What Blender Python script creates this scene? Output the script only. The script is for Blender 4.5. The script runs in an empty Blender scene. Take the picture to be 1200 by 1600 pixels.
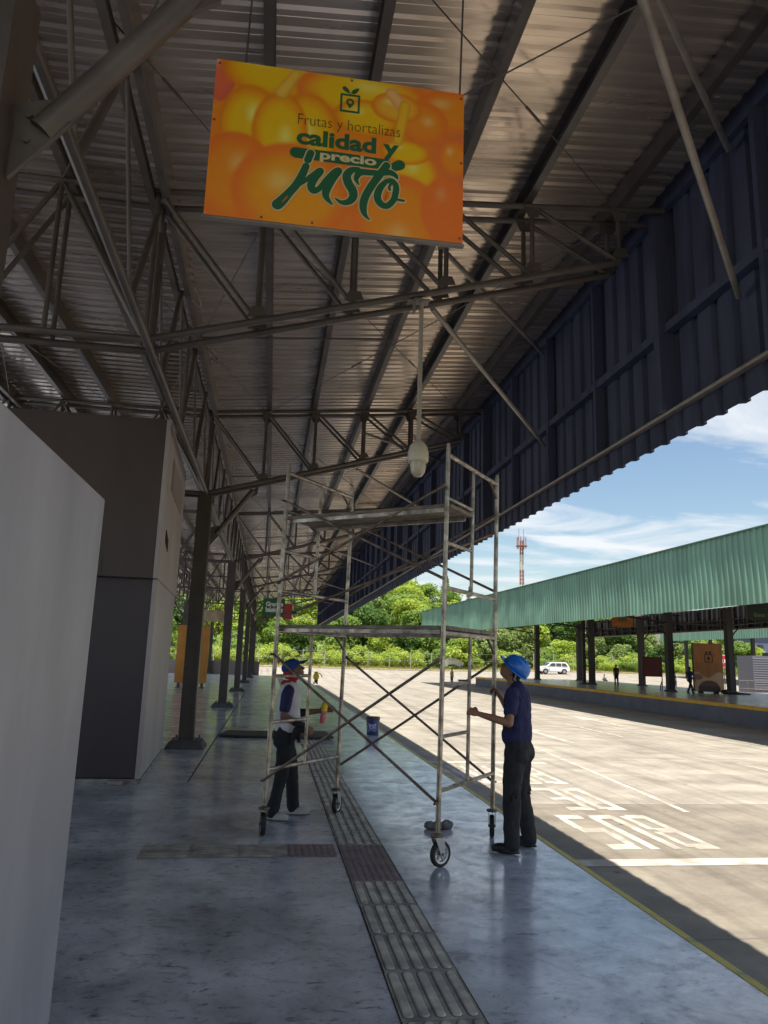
import bpy, bmesh, math, random
from mathutils import Vector, Matrix, noise
R = math.radians
random.seed(7)
SC = bpy.context.scene
COL = SC.collection

# ------------------------------------------------------------------ camera, sky, sun, exposure
cam_d = bpy.data.cameras.new("camera")
cam = bpy.data.objects.new("camera", cam_d)
COL.objects.link(cam)
cam_d.sensor_fit = 'VERTICAL'
cam_d.sensor_height = 36.0
cam_d.sensor_width = 27.0
cam_d.lens = 25.744
cam_d.clip_start = 0.05
cam_d.clip_end = 3000
r_ = Vector((0.98841, -0.15185, 0.0303)).normalized()
f_ = Vector((0.14325, 0.97005, 0.19618)).normalized()
r_ = (r_ - f_ * r_.dot(f_)).normalized()
u_ = r_.cross(f_)
m3 = Matrix((r_, u_, -f_)).transposed()
cam.matrix_world = Matrix.Translation((0, 0, 1.65)) @ m3.to_4x4()
SC.camera = cam

SUN_DIR = Vector((-0.05, -0.22, 0.97)).normalized()      # towards the sun
sun_el = math.asin(SUN_DIR.z)
sun_az = math.atan2(SUN_DIR.x, SUN_DIR.y)
world = bpy.data.worlds.new("World")
SC.world = world
world.use_nodes = True
nt = world.node_tree
nt.nodes.clear()
wo = nt.nodes.new('ShaderNodeOutputWorld')
bg = nt.nodes.new('ShaderNodeBackground')
sky = nt.nodes.new('ShaderNodeTexSky')
sky.sky_type = 'NISHITA'
sky.sun_disc = False
sky.sun_elevation = sun_el
sky.sun_rotation = sun_az
sky.air_density = 1.3
sky.dust_density = 0.4
sky.ozone_density = 2.5
bg.inputs[1].default_value = 0.062
tc = nt.nodes.new('ShaderNodeTexCoord')
sep = nt.nodes.new('ShaderNodeSeparateXYZ')
nt.links.new(tc.outputs['Generated'], sep.inputs[0])
# project the view direction on a cloud deck so that the clouds flatten towards the horizon
zc = nt.nodes.new('ShaderNodeMath'); zc.operation = 'ADD'; zc.inputs[1].default_value = 0.09
nt.links.new(sep.outputs['Z'], zc.inputs[0])
zm = nt.nodes.new('ShaderNodeMath'); zm.operation = 'MAXIMUM'; zm.inputs[1].default_value = 0.02
nt.links.new(zc.outputs[0], zm.inputs[0])
dx = nt.nodes.new('ShaderNodeMath'); dx.operation = 'DIVIDE'
dy = nt.nodes.new('ShaderNodeMath'); dy.operation = 'DIVIDE'
nt.links.new(sep.outputs['X'], dx.inputs[0]); nt.links.new(zm.outputs[0], dx.inputs[1])
nt.links.new(sep.outputs['Y'], dy.inputs[0]); nt.links.new(zm.outputs[0], dy.inputs[1])
cmb = nt.nodes.new('ShaderNodeCombineXYZ')
nt.links.new(dx.outputs[0], cmb.inputs[0]); nt.links.new(dy.outputs[0], cmb.inputs[1])
mp = nt.nodes.new('ShaderNodeMapping')
mp.inputs['Rotation'].default_value = (0, 0, R(24))
mp.inputs['Scale'].default_value = (0.62, 1.15, 1)
mp.inputs['Location'].default_value = (0.35, 1.7, 0)
nt.links.new(cmb.outputs[0], mp.inputs[0])
n1 = nt.nodes.new('ShaderNodeTexNoise'); n1.inputs['Scale'].default_value = 1.15
n1.inputs['Detail'].default_value = 9; n1.inputs['Roughness'].default_value = 0.58
n1.inputs['Distortion'].default_value = 0.9
nt.links.new(mp.outputs[0], n1.inputs['Vector'])
cr = nt.nodes.new('ShaderNodeValToRGB')
cr.color_ramp.elements[0].position = 0.44; cr.color_ramp.elements[0].color = (0, 0, 0, 1)
cr.color_ramp.elements[1].position = 0.62; cr.color_ramp.elements[1].color = (1, 1, 1, 1)
nt.links.new(n1.outputs['Fac'], cr.inputs[0])
mixc = nt.nodes.new('ShaderNodeMixRGB')
mixc.inputs[2].default_value = (6.6, 6.9, 7.2, 1)
nt.links.new(cr.outputs[0], mixc.inputs[0])
nt.links.new(sky.outputs[0], mixc.inputs[1])
nt.links.new(mixc.outputs[0], bg.inputs[0])
nt.links.new(bg.outputs[0], wo.inputs[0])

sd = bpy.data.lights.new("sun", 'SUN')
sd.energy = 4.15
sd.angle = R(0.5)
sd.color = (1.0, 0.95, 0.86)
so = bpy.data.objects.new("sun", sd)
COL.objects.link(so)
so.rotation_euler = (-SUN_DIR).to_track_quat('-Z', 'Y').to_euler()
so.location = (0, 0, 50)

SC.view_settings.view_transform = 'Standard'
SC.view_settings.look = 'None'
SC.view_settings.exposure = 1.16
SC.view_settings.gamma = 1.0
SC.cycles.max_bounces = 8
SC.cycles.diffuse_bounces = 6
SC.cycles.glossy_bounces = 3
SC.cycles.transparent_max_bounces = 8
SC.cycles.caustics_reflective = False
SC.cycles.caustics_refractive = False

# ------------------------------------------------------------------ materials
MAT = {}
def mat(name, col, rough=0.6, metal=0.0, var=0.0, vscale=3.0, bump=0.0, bscale=40.0, spec=0.5,
        stretch=(1, 1, 1), rvar=0.0, col2=None, detail=6, ramp=(0.35, 0.65), coat=0.0, transl=None, island=False):
    if name in MAT: return MAT[name]
    m = bpy.data.materials.new(name); m.use_nodes = True
    t = m.node_tree; b = t.nodes['Principled BSDF']
    b.inputs['Base Color'].default_value = (*col, 1)
    b.inputs['Roughness'].default_value = rough
    b.inputs['Metallic'].default_value = metal
    b.inputs['Specular IOR Level'].default_value = spec
    b.inputs['Coat Weight'].default_value = coat
    c = t.nodes.new('ShaderNodeTexCoord')
    mpn = t.nodes.new('ShaderNodeMapping'); mpn.inputs['Scale'].default_value = stretch
    g = t.nodes.new('ShaderNodeNewGeometry')
    t.links.new(g.outputs['Position'], mpn.inputs[0])
    if var > 0 or col2:
        n = t.nodes.new('ShaderNodeTexNoise'); n.inputs['Scale'].default_value = vscale
        n.inputs['Detail'].default_value = detail; n.inputs['Roughness'].default_value = 0.6
        t.links.new(mpn.outputs[0], n.inputs['Vector'])
        r = t.nodes.new('ShaderNodeValToRGB')
        c2 = col2 if col2 else tuple(x * (1 - var) for x in col)
        c1 = col if col2 else tuple(min(1, x * (1 + var)) for x in col)
        r.color_ramp.elements[0].position = ramp[0]; r.color_ramp.elements[0].color = (*c2, 1)
        r.color_ramp.elements[1].position = ramp[1]; r.color_ramp.elements[1].color = (*c1, 1)
        t.links.new(n.outputs['Fac'], r.inputs[0])
        t.links.new(r.outputs[0], b.inputs['Base Color'])
        if rvar > 0:
            mr = t.nodes.new('ShaderNodeMapRange')
            mr.inputs['From Min'].default_value = 0.35; mr.inputs['From Max'].default_value = 0.65
            mr.inputs['To Min'].default_value = max(0.02, rough + rvar); mr.inputs['To Max'].default_value = max(0.02, rough - rvar)
            t.links.new(n.outputs['Fac'], mr.inputs[0]); t.links.new(mr.outputs[0], b.inputs['Roughness'])
    if bump > 0:
        n2 = t.nodes.new('ShaderNodeTexNoise'); n2.inputs['Scale'].default_value = bscale
        n2.inputs['Detail'].default_value = 5
        t.links.new(mpn.outputs[0], n2.inputs['Vector'])
        bp = t.nodes.new('ShaderNodeBump'); bp.inputs['Strength'].default_value = bump
        bp.inputs['Distance'].default_value = 0.02
        t.links.new(n2.outputs['Fac'], bp.inputs['Height']); t.links.new(bp.outputs[0], b.inputs['Normal'])
    if transl:
        tr = t.nodes.new('ShaderNodeBsdfTranslucent'); tr.inputs[0].default_value = (*transl, 1)
        ad = t.nodes.new('ShaderNodeMixShader'); ad.inputs[0].default_value = 0.4
        t.links.new(b.outputs[0], ad.inputs[1]); t.links.new(tr.outputs[0], ad.inputs[2])
        t.links.new(ad.outputs[0], t.nodes['Material Output'].inputs[0])
    MAT[name] = m
    return m

colm = mat('column_paint', (0.066, 0.056, 0.053), 0.5, var=0.2, vscale=2)
steel = mat('dark_painted_steel', (0.095, 0.080, 0.072), 0.42, var=0.25, vscale=2.5, bump=0.05, bscale=60)
purm = mat('purlin_paint', (0.085, 0.070, 0.064), 0.34, var=0.25, vscale=3)
steel2 = mat('rail_steel', (0.26, 0.23, 0.205), 0.36, var=0.25, vscale=3)
roofm = mat('roof_underside_paint', (0.63, 0.525, 0.44), 0.22, metal=0.62, var=0.22, vscale=1.0, stretch=(0.35, 2.2, 1), rvar=0.08)
fasm = mat('fascia_inner_paint', (0.064, 0.072, 0.125), 0.7, var=0.25, vscale=1.5, stretch=(1, 2, 0.3))
greenm = mat('green_sheet_paint', (0.16, 0.30, 0.22), 0.5, var=0.16, vscale=1.1, stretch=(1, 1, 0.15))
wallm = mat('grey_wall_paint', (0.43, 0.415, 0.455), 0.5, var=0.16, vscale=1.3, stretch=(1, 1, 0.35), bump=0.06, bscale=25)
kioskl = mat('kiosk_lower_front_shaded', (0.062, 0.050, 0.056), 0.6, var=0.12, vscale=1.4, stretch=(1, 1, 0.4), bump=0.05, bscale=22)  # lower front copy of the kiosk paint, shade put into the colour
kioskm = mat('kiosk_upper_front_shaded', (0.074, 0.056, 0.056), 0.6, var=0.12, vscale=1.4, stretch=(1, 1, 0.4), bump=0.05, bscale=22)  # upper front copy of the same kiosk paint, darkened for shade
kioskm2 = mat('kiosk_side_lit', (0.40, 0.36, 0.35), 0.6, var=0.12, vscale=1.4, stretch=(1, 1, 0.4), bump=0.06, bscale=22)  # side copy of the kiosk paint, lightened for the bounce light it gets
galv = mat('scaffold_tube_metal', (0.34, 0.30, 0.25), 0.38, metal=0.75, var=0.45, vscale=9, rvar=0.12, bump=0.05, bscale=80)
galvd = mat('scaffold_brace_rusty', (0.19, 0.145, 0.115), 0.5, metal=0.5, var=0.45, vscale=12)
plankm = mat('weathered_plank', (0.20, 0.165, 0.125), 0.7, var=0.4, vscale=5, stretch=(1.2, 1.2, 6), bump=0.2, bscale=30)
rubber = mat('black_rubber', (0.02, 0.02, 0.02), 0.7)
rim_m = mat('caster_rim_metal', (0.45, 0.45, 0.46), 0.35, metal=0.8)
yel = mat('yellow_paint', (0.72, 0.40, 0.035), 0.6, var=0.15, vscale=4)
yell = mat('yellow_line_worn', (0.62, 0.50, 0.09), 0.6, col2=(0.30, 0.27, 0.13), vscale=6, ramp=(0.33, 0.48))
whitep = mat('white_road_paint', (0.52, 0.475, 0.40), 0.7, col2=(0.31, 0.272, 0.22), vscale=2.4, ramp=(0.42, 0.62), detail=12)
tactm = mat('tactile_tile_beige', (0.68, 0.63, 0.53), 0.55, col2=(0.32, 0.305, 0.28), vscale=7, ramp=(0.35, 0.68), detail=9)
tactb = mat('tactile_tile_base', (0.46, 0.42, 0.35), 0.65, col2=(0.20, 0.19, 0.185), vscale=7, ramp=(0.36, 0.66), detail=10)
tactd = mat('tactile_dirt_shade', (0.15, 0.14, 0.13), 0.85, var=.3, vscale=9)  # dirt colour that also carries painted contact shade along the bars
tactr = mat('tactile_tile_red', (0.27, 0.19, 0.19), 0.6, col2=(0.17, 0.14, 0.145), vscale=6, detail=9)
pale = mat('pale_plastic', (0.62, 0.58, 0.47), 0.4)
blackm = mat('black_matt', (0.015, 0.015, 0.017), 0.7)
grn = mat('sign_green', (0.014, 0.125, 0.055), 0.6)
cream = mat('sign_cream', (0.72, 0.64, 0.36), 0.6)
whitem = mat('white_paint', (0.75, 0.75, 0.74), 0.4)

# ------------------------------------------------------------------ mesh builder
class MB:
    def __init__(s): s.v = []; s.f = []; s.c = None
    def add(s, vs, fs):
        o = len(s.v); s.v += [tuple(v) for v in vs]; s.f += [tuple(i + o for i in f) for f in fs]
    def box(s, x0, x1, y0, y1, z0, z1):
        s.add([(x0, y0, z0), (x1, y0, z0), (x1, y1, z0), (x0, y1, z0), (x0, y0, z1), (x1, y0, z1), (x1, y1, z1), (x0, y1, z1)],
              [(0, 3, 2, 1), (4, 5, 6, 7), (0, 1, 5, 4), (1, 2, 6, 5), (2, 3, 7, 6), (3, 0, 4, 7)])
    def frame(s, p, q, up=None):
        p = Vector(p); q = Vector(q); d = (q - p).normalized()
        a = Vector(up) if up else (Vector((0, 0, 1)) if abs(d.z) < 0.9 else Vector((0, 1, 0)))
        x = d.cross(a).normalized(); y = x.cross(d).normalized()
        return p, q, x, y
    def beam(s, p, q, w, h, up=None):
        p, q, x, y = s.frame(p, q, up)
        vs = []
        for c in (p, q):
            for sx, sy in ((-1, -1), (1, -1), (1, 1), (-1, 1)):
                vs.append(c + x * sx * w / 2 + y * sy * h / 2)
        s.add(vs, [(0, 1, 2, 3), (7, 6, 5, 4), (0, 4, 5, 1), (1, 5, 6, 2), (2, 6, 7, 3), (3, 7, 4, 0)])
    def tube(s, p, q, r, r2=None, n=12, caps=True):
        r2 = r if r2 is None else r2
        p, q, x, y = s.frame(p, q)
        vs = []
        for c, rr in ((p, r), (q, r2)):
            for i in range(n):
                a = 2 * math.pi * i / n
                vs.append(c + x * math.cos(a) * rr + y * math.sin(a) * rr)
        fs = [(i, (i + 1) % n, n + (i + 1) % n, n + i) for i in range(n)]
        if caps: fs += [tuple(range(n - 1, -1, -1)), tuple(range(n, 2 * n))]
        s.add(vs, fs)
    def path(s, pts, r, n=8):
        for a, b in zip(pts, pts[1:]): s.tube(a, b, r, n=n)
    def lathe(s, c, prof, n=20, axis='Z'):
        vs = []; c = Vector(c)
        for (rr, h) in prof:
            for i in range(n):
                a = 2 * math.pi * i / n
                ca, sa = math.cos(a) * rr, math.sin(a) * rr
                if axis == 'Z': v = Vector((ca, sa, h))
                elif axis == 'Y': v = Vector((ca, h, sa))
                else: v = Vector((h, ca, sa))
                vs.append(c + v)
        fs = []
        for k in range(len(prof) - 1):
            for i in range(n):
                fs.append((k * n + i, k * n + (i + 1) % n, (k + 1) * n + (i + 1) % n, (k + 1) * n + i))
        fs.append(tuple(range(n))); fs.append(tuple(range((len(prof) - 1) * n, len(prof) * n)))
        s.add(vs, fs)
    def ell(s, c, rx, ry, rz, n=12, m=8, M=None):
        c = Vector(c); vs = []; fs = []
        for j in range(m + 1):
            t = math.pi * j / m
            for i in range(n):
                a = 2 * math.pi * i / n
                v = Vector((rx * math.sin(t) * math.cos(a), ry * math.sin(t) * math.sin(a), rz * math.cos(t)))
                if M: v = M @ v
                vs.append(c + v)
        for j in range(m):
            for i in range(n):
                fs.append((j * n + i, (j + 1) * n + i, (j + 1) * n + (i + 1) % n, j * n + (i + 1) % n))
        s.add(vs, fs)
    def cap(s, p, q, r1, r2, n=12):
        p = Vector(p); q = Vector(q)
        s.tube(p, q, r1, r2, n=n)
        s.ell(p, r1, r1, r1, n, 8); s.ell(q, r2, r2, r2, n, 8)
    def plate(s, pts, y0, y1):          # polygon in XZ extruded along Y
        n = len(pts)
        vs = [(x, y0, z) for x, z in pts] + [(x, y1, z) for x, z in pts]
        fs = [tuple(range(n)), tuple(range(2 * n - 1, n - 1, -1))] + [(i, (i + 1) % n, n + (i + 1) % n, n + i) for i in range(n)]
        s.add(vs, fs)
    def build(s, name, m, parent=None, smooth=False, bevel=0, loc=None):
        me = bpy.data.meshes.new(name); me.from_pydata(s.v, [], s.f); me.update()
        o = bpy.data.objects.new(name, me); COL.objects.link(o)
        me.materials.append(m)
        bm = bmesh.new(); bm.from_mesh(me)
        bmesh.ops.remove_doubles(bm, verts=bm.verts, dist=1e-6)
        bmesh.ops.recalc_face_normals(bm, faces=bm.faces); bm.to_mesh(me); bm.free()
        if loc is not None:
            me.transform(Matrix.Translation(-Vector(loc))); o.location = loc; PINV[o.name] = Matrix.Translation(-Vector(loc))
        if smooth:
            me.polygons.foreach_set('use_smooth', [True] * len(me.polygons))
            try: me.set_sharp_from_angle(angle=R(50))
            except Exception: pass
        if bevel:
            bv = o.modifiers.new('bevel', 'BEVEL'); bv.width = bevel; bv.segments = 2; bv.limit_method = 'ANGLE'
        if parent:
            o.parent = parent
            o.matrix_parent_inverse = PINV.get(parent.name, Matrix.Identity(4))     # keep the part where it was built
        return o
PINV = {}
def tag(o, label=None, cat=None, group=None, kind=None):
    if label: o['label'] = label
    if cat: o['category'] = cat
    if group: o['group'] = group
    if kind: o['kind'] = kind
    return o
def thing(name, loc, label, cat, group=None):
    o = bpy.data.objects.new(name, None); COL.objects.link(o); o.location = loc
    o.empty_display_size = 0.2
    PINV[o.name] = Matrix.Translation(-Vector(loc))
    return tag(o, label, cat, group)
def copy_thing(src, loc, label=None, rotz=None, scale=None):
    r = src.copy(); COL.objects.link(r); r.location = loc
    if label: r['label'] = label
    if rotz is not None: r.rotation_euler = (0, 0, rotz)
    if scale: r.scale = scale
    for ch in list(src.children):
        c = ch.copy(); COL.objects.link(c); c.parent = r; c.matrix_parent_inverse = ch.matrix_parent_inverse.copy()
        for g in list(ch.children):
            d = g.copy(); COL.objects.link(d); d.parent = c; d.matrix_parent_inverse = g.matrix_parent_inverse.copy()
    return r
def remesh(mb, name, voxel, m, parent=None, smooth=6, loc=None, disp=None):
    me = bpy.data.meshes.new(name); me.from_pydata(mb.v, [], mb.f)
    o = bpy.data.objects.new(name, me); COL.objects.link(o)
    bm = bmesh.new(); bm.from_mesh(me); bmesh.ops.remove_doubles(bm, verts=bm.verts, dist=1e-6)
    bmesh.ops.recalc_face_normals(bm, faces=bm.faces); bm.to_mesh(me); bm.free()
    rm = o.modifiers.new('r', 'REMESH'); rm.mode = 'VOXEL'; rm.voxel_size = voxel
    if smooth:
        sm = o.modifiers.new('s', 'SMOOTH'); sm.factor = 0.5; sm.iterations = smooth
    dg = bpy.context.evaluated_depsgraph_get(); dg.update()
    me2 = bpy.data.meshes.new_from_object(o.evaluated_get(dg))
    o.modifiers.clear(); o.data = me2; bpy.data.meshes.remove(me)
    me2.name = name
    me2.materials.clear(); me2.materials.append(m)
    if disp:
        amp, fr = disp
        for v in me2.vertices:
            p = v.co
            k = noise.noise(Vector((p.x * fr, p.y * fr, p.z * fr * 0.55))) + 0.5 * noise.noise(Vector((p.x * fr * 2.3, p.y * fr * 2.3, p.z * fr * 1.4 + 5)))
            v.co = p + v.normal * amp * k
    me2.polygons.foreach_set('use_smooth', [True] * len(me2.polygons))
    if loc is not None:
        me2.transform(Matrix.Translation(-Vector(loc))); o.location = loc; PINV[o.name] = Matrix.Translation(-Vector(loc))
    if parent:
        o.parent = parent; o.matrix_parent_inverse = PINV.get(parent.name, Matrix.Identity(4))
    return o

# ------------------------------------------------------------------ ground, road, platforms
def sstep(a, b, x):
    t = max(0.0, min(1.0, (x - a) / (b - a))); return t * t * (3 - 2 * t)
def ground_z(x, y):
    z = -0.9 + 0.8 * sstep(80, 112, y) + 0.5 * sstep(20, 48, x) * sstep(76, 106, y) + 0.35 * sstep(38, 46, x) * (1 - sstep(76, 106, y))
    if y > 113.3:
        z += 0.25 * sstep(113.3, 114, y)
        ridge = 1 - 0.82 * sstep(62, 110, x)
        left = 1 - 0.15 * sstep(-10, -60, x)
        z += 14.5 * ridge * left * sstep(128, 215, y) + 2.2 * sstep(120, 135, y) * ridge
        z += 1.0 * noise.noise(Vector((x * .05, y * .05, 0))) * sstep(125, 150, y)
        z += 10 * sstep(215, 420, y) * 0.2
    return z
def grid(xs, ys, fz, name, m):
    vs = [(x, y, fz(x, y)) for y in ys for x in xs]; nx = len(xs)
    fs = [(j * nx + i, j * nx + i + 1, (j + 1) * nx + i + 1, (j + 1) * nx + i) for j in range(len(ys) - 1) for i in range(nx - 1)]
    mb = MB(); mb.v = vs; mb.f = fs
    o = mb.build(name, m, smooth=True); return o

# road concrete: stained slabs with joints
rm_ = bpy.data.materials.new('road_concrete'); rm_.use_nodes = True
t = rm_.node_tree; b = t.nodes['Principled BSDF']; b.inputs['Roughness'].default_value = 0.85
g = t.nodes.new('ShaderNodeNewGeometry')
na = t.nodes.new('ShaderNodeTexNoise'); na.inputs['Scale'].default_value = 0.7; na.inputs['Detail'].default_value = 15; na.inputs['Roughness'].default_value = 0.78
t.links.new(g.outputs['Position'], na.inputs['Vector'])
mpx = t.nodes.new('ShaderNodeMapping'); mpx.inputs['Scale'].default_value = (0.25, 1.0, 1); t.links.new(g.outputs['Position'], mpx.inputs[0])
nb = t.nodes.new('ShaderNodeTexNoise'); nb.inputs['Scale'].default_value = 1.4; nb.inputs['Detail'].default_value = 8
t.links.new(mpx.outputs[0], nb.inputs['Vector'])
ra = t.nodes.new('ShaderNodeValToRGB'); ra.color_ramp.elements[0].position = 0.3; ra.color_ramp.elements[1].position = 0.7
ra.color_ramp.elements[0].color = (0.18, 0.157, 0.126, 1); ra.color_ramp.elements[1].color = (0.41, 0.365, 0.297, 1)
t.links.new(na.outputs['Fac'], ra.inputs[0])
rb = t.nodes.new('ShaderNodeValToRGB'); rb.color_ramp.elements[0].position = 0.36; rb.color_ramp.elements[1].position = 0.6
rb.color_ramp.elements[0].color = (0.84, 0.83, 0.815, 1); rb.color_ramp.elements[1].color = (1, 1, 1, 1)
t.links.new(nb.outputs['Fac'], rb.inputs[0])
mx = t.nodes.new('ShaderNodeMixRGB'); mx.blend_type = 'MULTIPLY'; mx.inputs[0].default_value = 1
t.links.new(ra.outputs[0], mx.inputs[1]); t.links.new(rb.outputs[0], mx.inputs[2])
# slab joints (every 6.6 m along, 4.4 m across) and a dirtier slab near the stop line
sp = t.nodes.new('ShaderNodeSeparateXYZ'); t.links.new(g.outputs['Position'], sp.inputs[0])
def joint(src, period, off, width):
    a = t.nodes.new('ShaderNodeMath'); a.operation = 'ADD'; a.inputs[1].default_value = off + 1000 * period
    t.links.new(src, a.inputs[0])
    md = t.nodes.new('ShaderNodeMath'); md.operation = 'MODULO'; md.inputs[1].default_value = period
    t.links.new(a.outputs[0], md.inputs[0])
    lt = t.nodes.new('ShaderNodeMath'); lt.operation = 'LESS_THAN'; lt.inputs[1].default_value = width
    t.links.new(md.outputs[0], lt.inputs[0]); return lt
mpt = t.nodes.new('ShaderNodeMapping'); mpt.inputs['Scale'].default_value = (1.7, 0.035, 1); mpt.inputs['Rotation'].default_value = (0, 0, R(-2)); t.links.new(g.outputs['Position'], mpt.inputs[0])
ntt = t.nodes.new('ShaderNodeTexNoise'); ntt.inputs['Scale'].default_value = 1.6; ntt.inputs['Detail'].default_value = 6; t.links.new(mpt.outputs[0], ntt.inputs['Vector'])
rtt = t.nodes.new('ShaderNodeValToRGB'); rtt.color_ramp.elements[0].position = 0.38; rtt.color_ramp.elements[1].position = 0.5
rtt.color_ramp.elements[0].color = (0.80, 0.79, 0.78, 1); rtt.color_ramp.elements[1].color = (1, 1, 1, 1); t.links.new(ntt.outputs['Fac'], rtt.inputs[0])
vor = t.nodes.new('ShaderNodeTexVoronoi'); vor.inputs['Scale'].default_value = 1.3; t.links.new(g.outputs['Position'], vor.inputs['Vector'])
rv = t.nodes.new('ShaderNodeValToRGB'); rv.color_ramp.elements[0].position = 0.035; rv.color_ramp.elements[1].position = 0.075
rv.color_ramp.elements[0].color = (0.45, 0.43, 0.40, 1); rv.color_ramp.elements[1].color = (1, 1, 1, 1); t.links.new(vor.outputs['Distance'], rv.inputs[0])
mxt = t.nodes.new('ShaderNodeMixRGB'); mxt.blend_type = 'MULTIPLY'; mxt.inputs[0].default_value = 1; t.links.new(mx.outputs[0], mxt.inputs[1]); t.links.new(rtt.outputs[0], mxt.inputs[2])
mxv = t.nodes.new('ShaderNodeMixRGB'); mxv.blend_type = 'MULTIPLY'; mxv.inputs[0].default_value = 1; t.links.new(mxt.outputs[0], mxv.inputs[1]); t.links.new(rv.outputs[0], mxv.inputs[2]); mx = mxv
j1 = joint(sp.outputs['Y'], 6.6, -13.7, 0.035); j2 = joint(sp.outputs['X'], 4.4, 0.9, 0.03)
mxj = t.nodes.new('ShaderNodeMath'); mxj.operation = 'MAXIMUM'; t.links.new(j1.outputs[0], mxj.inputs[0]); t.links.new(j2.outputs[0], mxj.inputs[1])
dirt = t.nodes.new('ShaderNodeMath'); dirt.operation = 'LESS_THAN'; dirt.inputs[1].default_value = 13.7; t.links.new(sp.outputs['Y'], dirt.inputs[0])
m2 = t.nodes.new('ShaderNodeMixRGB'); m2.blend_type = 'MULTIPLY'; t.links.new(dirt.outputs[0], m2.inputs[0])
t.links.new(mx.outputs[0], m2.inputs[1]); m2.inputs[2].default_value = (0.74, 0.72, 0.69, 1)
m3n = t.nodes.new('ShaderNodeMixRGB'); t.links.new(mxj.outputs[0], m3n.inputs[0]); t.links.new(m2.outputs[0], m3n.inputs[1]); m3n.inputs[2].default_value = (0.13, 0.115, 0.10, 1)
t.links.new(m3n.outputs[0], b.inputs['Base Color'])
bp = t.nodes.new('ShaderNodeBump'); bp.inputs['Strength'].default_value = 0.25; bp.inputs['Distance'].default_value = 0.02
t.links.new(na.outputs['Fac'], bp.inputs['Height']); t.links.new(bp.outputs[0], b.inputs['Normal'])

xs = [-80, -60, -40, -20, -12, -5, 0, 3, 5, 8, 12, 16, 20, 24, 28, 32, 36, 38, 40, 42, 44, 46, 50, 55, 60, 70, 80, 100, 130, 170, 220]
ys = [-30, -15, 0, 10, 20, 30, 40, 50, 60, 70, 76, 80, 84, 88, 92, 96, 100, 104, 108, 112, 113.4]
road = grid(xs, ys, ground_z, 'road', rm_); tag(road, kind='structure')
soil = mat('verge_soil', (0.20, 0.20, 0.075), 0.95, col2=(0.30, 0.25, 0.13), vscale=0.6, detail=9, bump=0.5, bscale=3)
xs2 = [-600, -400, -250] + list(range(-160, 261, 6)) + [320, 420, 600, 900]
ys2 = [113.4, 114.2] + list(range(116, 260, 5)) + [280, 310, 350, 420, 600, 900, 1500]
hill = grid(xs2, ys2, ground_z, 'hillside_ground', soil); tag(hill, kind='structure')
def outer(x, y): return -1.3
og = grid([-900, -80], [-400, 1500], outer, 'outer_ground', soil); tag(og, kind='structure')
og2 = grid([-80, 1000], [-400, -30], outer, 'outer_ground', soil); tag(og2, kind='structure')
og3 = grid([220, 1000], [-30, 113.4], outer, 'outer_ground', soil); tag(og3, kind='structure')
mb = MB()
for x0 in range(-80, 220, 5):
    z0 = ground_z(x0, 113.2); z1 = ground_z(x0 + 5, 113.2)
    mb.add([(x0, 113.1, z0 - .1), (x0 + 5, 113.1, z1 - .1), (x0 + 5, 113.1, z1 + .16), (x0, 113.1, z0 + .16), (x0, 113.4, z0 + .16), (x0 + 5, 113.4, z1 + .16)],
           [(0, 1, 2, 3), (3, 2, 5, 4)])
kc = mat('kerb_concrete', (0.33, 0.29, 0.23), 0.9, var=0.2, vscale=1)
tag(mb.build('far_kerb', kc), kind='structure')

# platform floor concrete: smooth, semi-gloss, scuffed
fm = bpy.data.materials.new('platform_concrete'); fm.use_nodes = True
t = fm.node_tree; b = t.nodes['Principled BSDF']
g = t.nodes.new('ShaderNodeNewGeometry')
na = t.nodes.new('ShaderNodeTexNoise'); na.inputs['Scale'].default_value = 1.1; na.inputs['Detail'].default_value = 10; na.inputs['Roughness'].default_value = 0.62; na.inputs['Distortion'].default_value = 0.15
t.links.new(g.outputs['Position'], na.inputs['Vector'])
nc = t.nodes.new('ShaderNodeTexNoise'); nc.inputs['Scale'].default_value = 5.5; nc.inputs['Detail'].default_value = 14; nc.inputs['Roughness'].default_value = 0.76; nc.inputs['Distortion'].default_value = 0.35
t.links.new(g.outputs['Position'], nc.inputs['Vector'])
ra = t.nodes.new('ShaderNodeValToRGB'); ra.color_ramp.elements[0].position = 0.30; ra.color_ramp.elements[1].position = 0.64
ra.color_ramp.elements[0].color = (0.22, 0.235, 0.28, 1); ra.color_ramp.elements[1].color = (0.72, 0.75, 0.82, 1)
t.links.new(na.outputs['Fac'], ra.inputs[0])
rb = t.nodes.new('ShaderNodeValToRGB'); rb.color_ramp.elements[0].position = 0.36; rb.color_ramp.elements[1].position = 0.47
rb.color_ramp.elements[0].color = (0.40, 0.40, 0.42, 1); rb.color_ramp.elements[1].color = (1, 1, 1, 1)
t.links.new(nc.outputs['Fac'], rb.inputs[0])
mx = t.nodes.new('ShaderNodeMixRGB'); mx.blend_type = 'MULTIPLY'; mx.inputs[0].default_value = 0.8
t.links.new(ra.outputs[0], mx.inputs[1]); t.links.new(rb.outputs[0], mx.inputs[2])
t.links.new(mx.outputs[0], b.inputs['Base Color'])
mr = t.nodes.new('ShaderNodeMapRange'); mr.inputs['From Min'].default_value = 0.38; mr.inputs['From Max'].default_value = 0.62
mr.inputs['To Min'].default_value = 0.5; mr.inputs['To Max'].default_value = 0.24
t.links.new(nc.outputs['Fac'], mr.inputs[0]); t.links.new(mr.outputs[0], b.inputs['Roughness'])
b.inputs['Specular IOR Level'].default_value = 0.8
b.inputs['Coat Roughness'].default_value = 0.14
mc = t.nodes.new('ShaderNodeMapRange'); mc.inputs['From Min'].default_value = 0.44; mc.inputs['From Max'].default_value = 0.60
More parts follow.
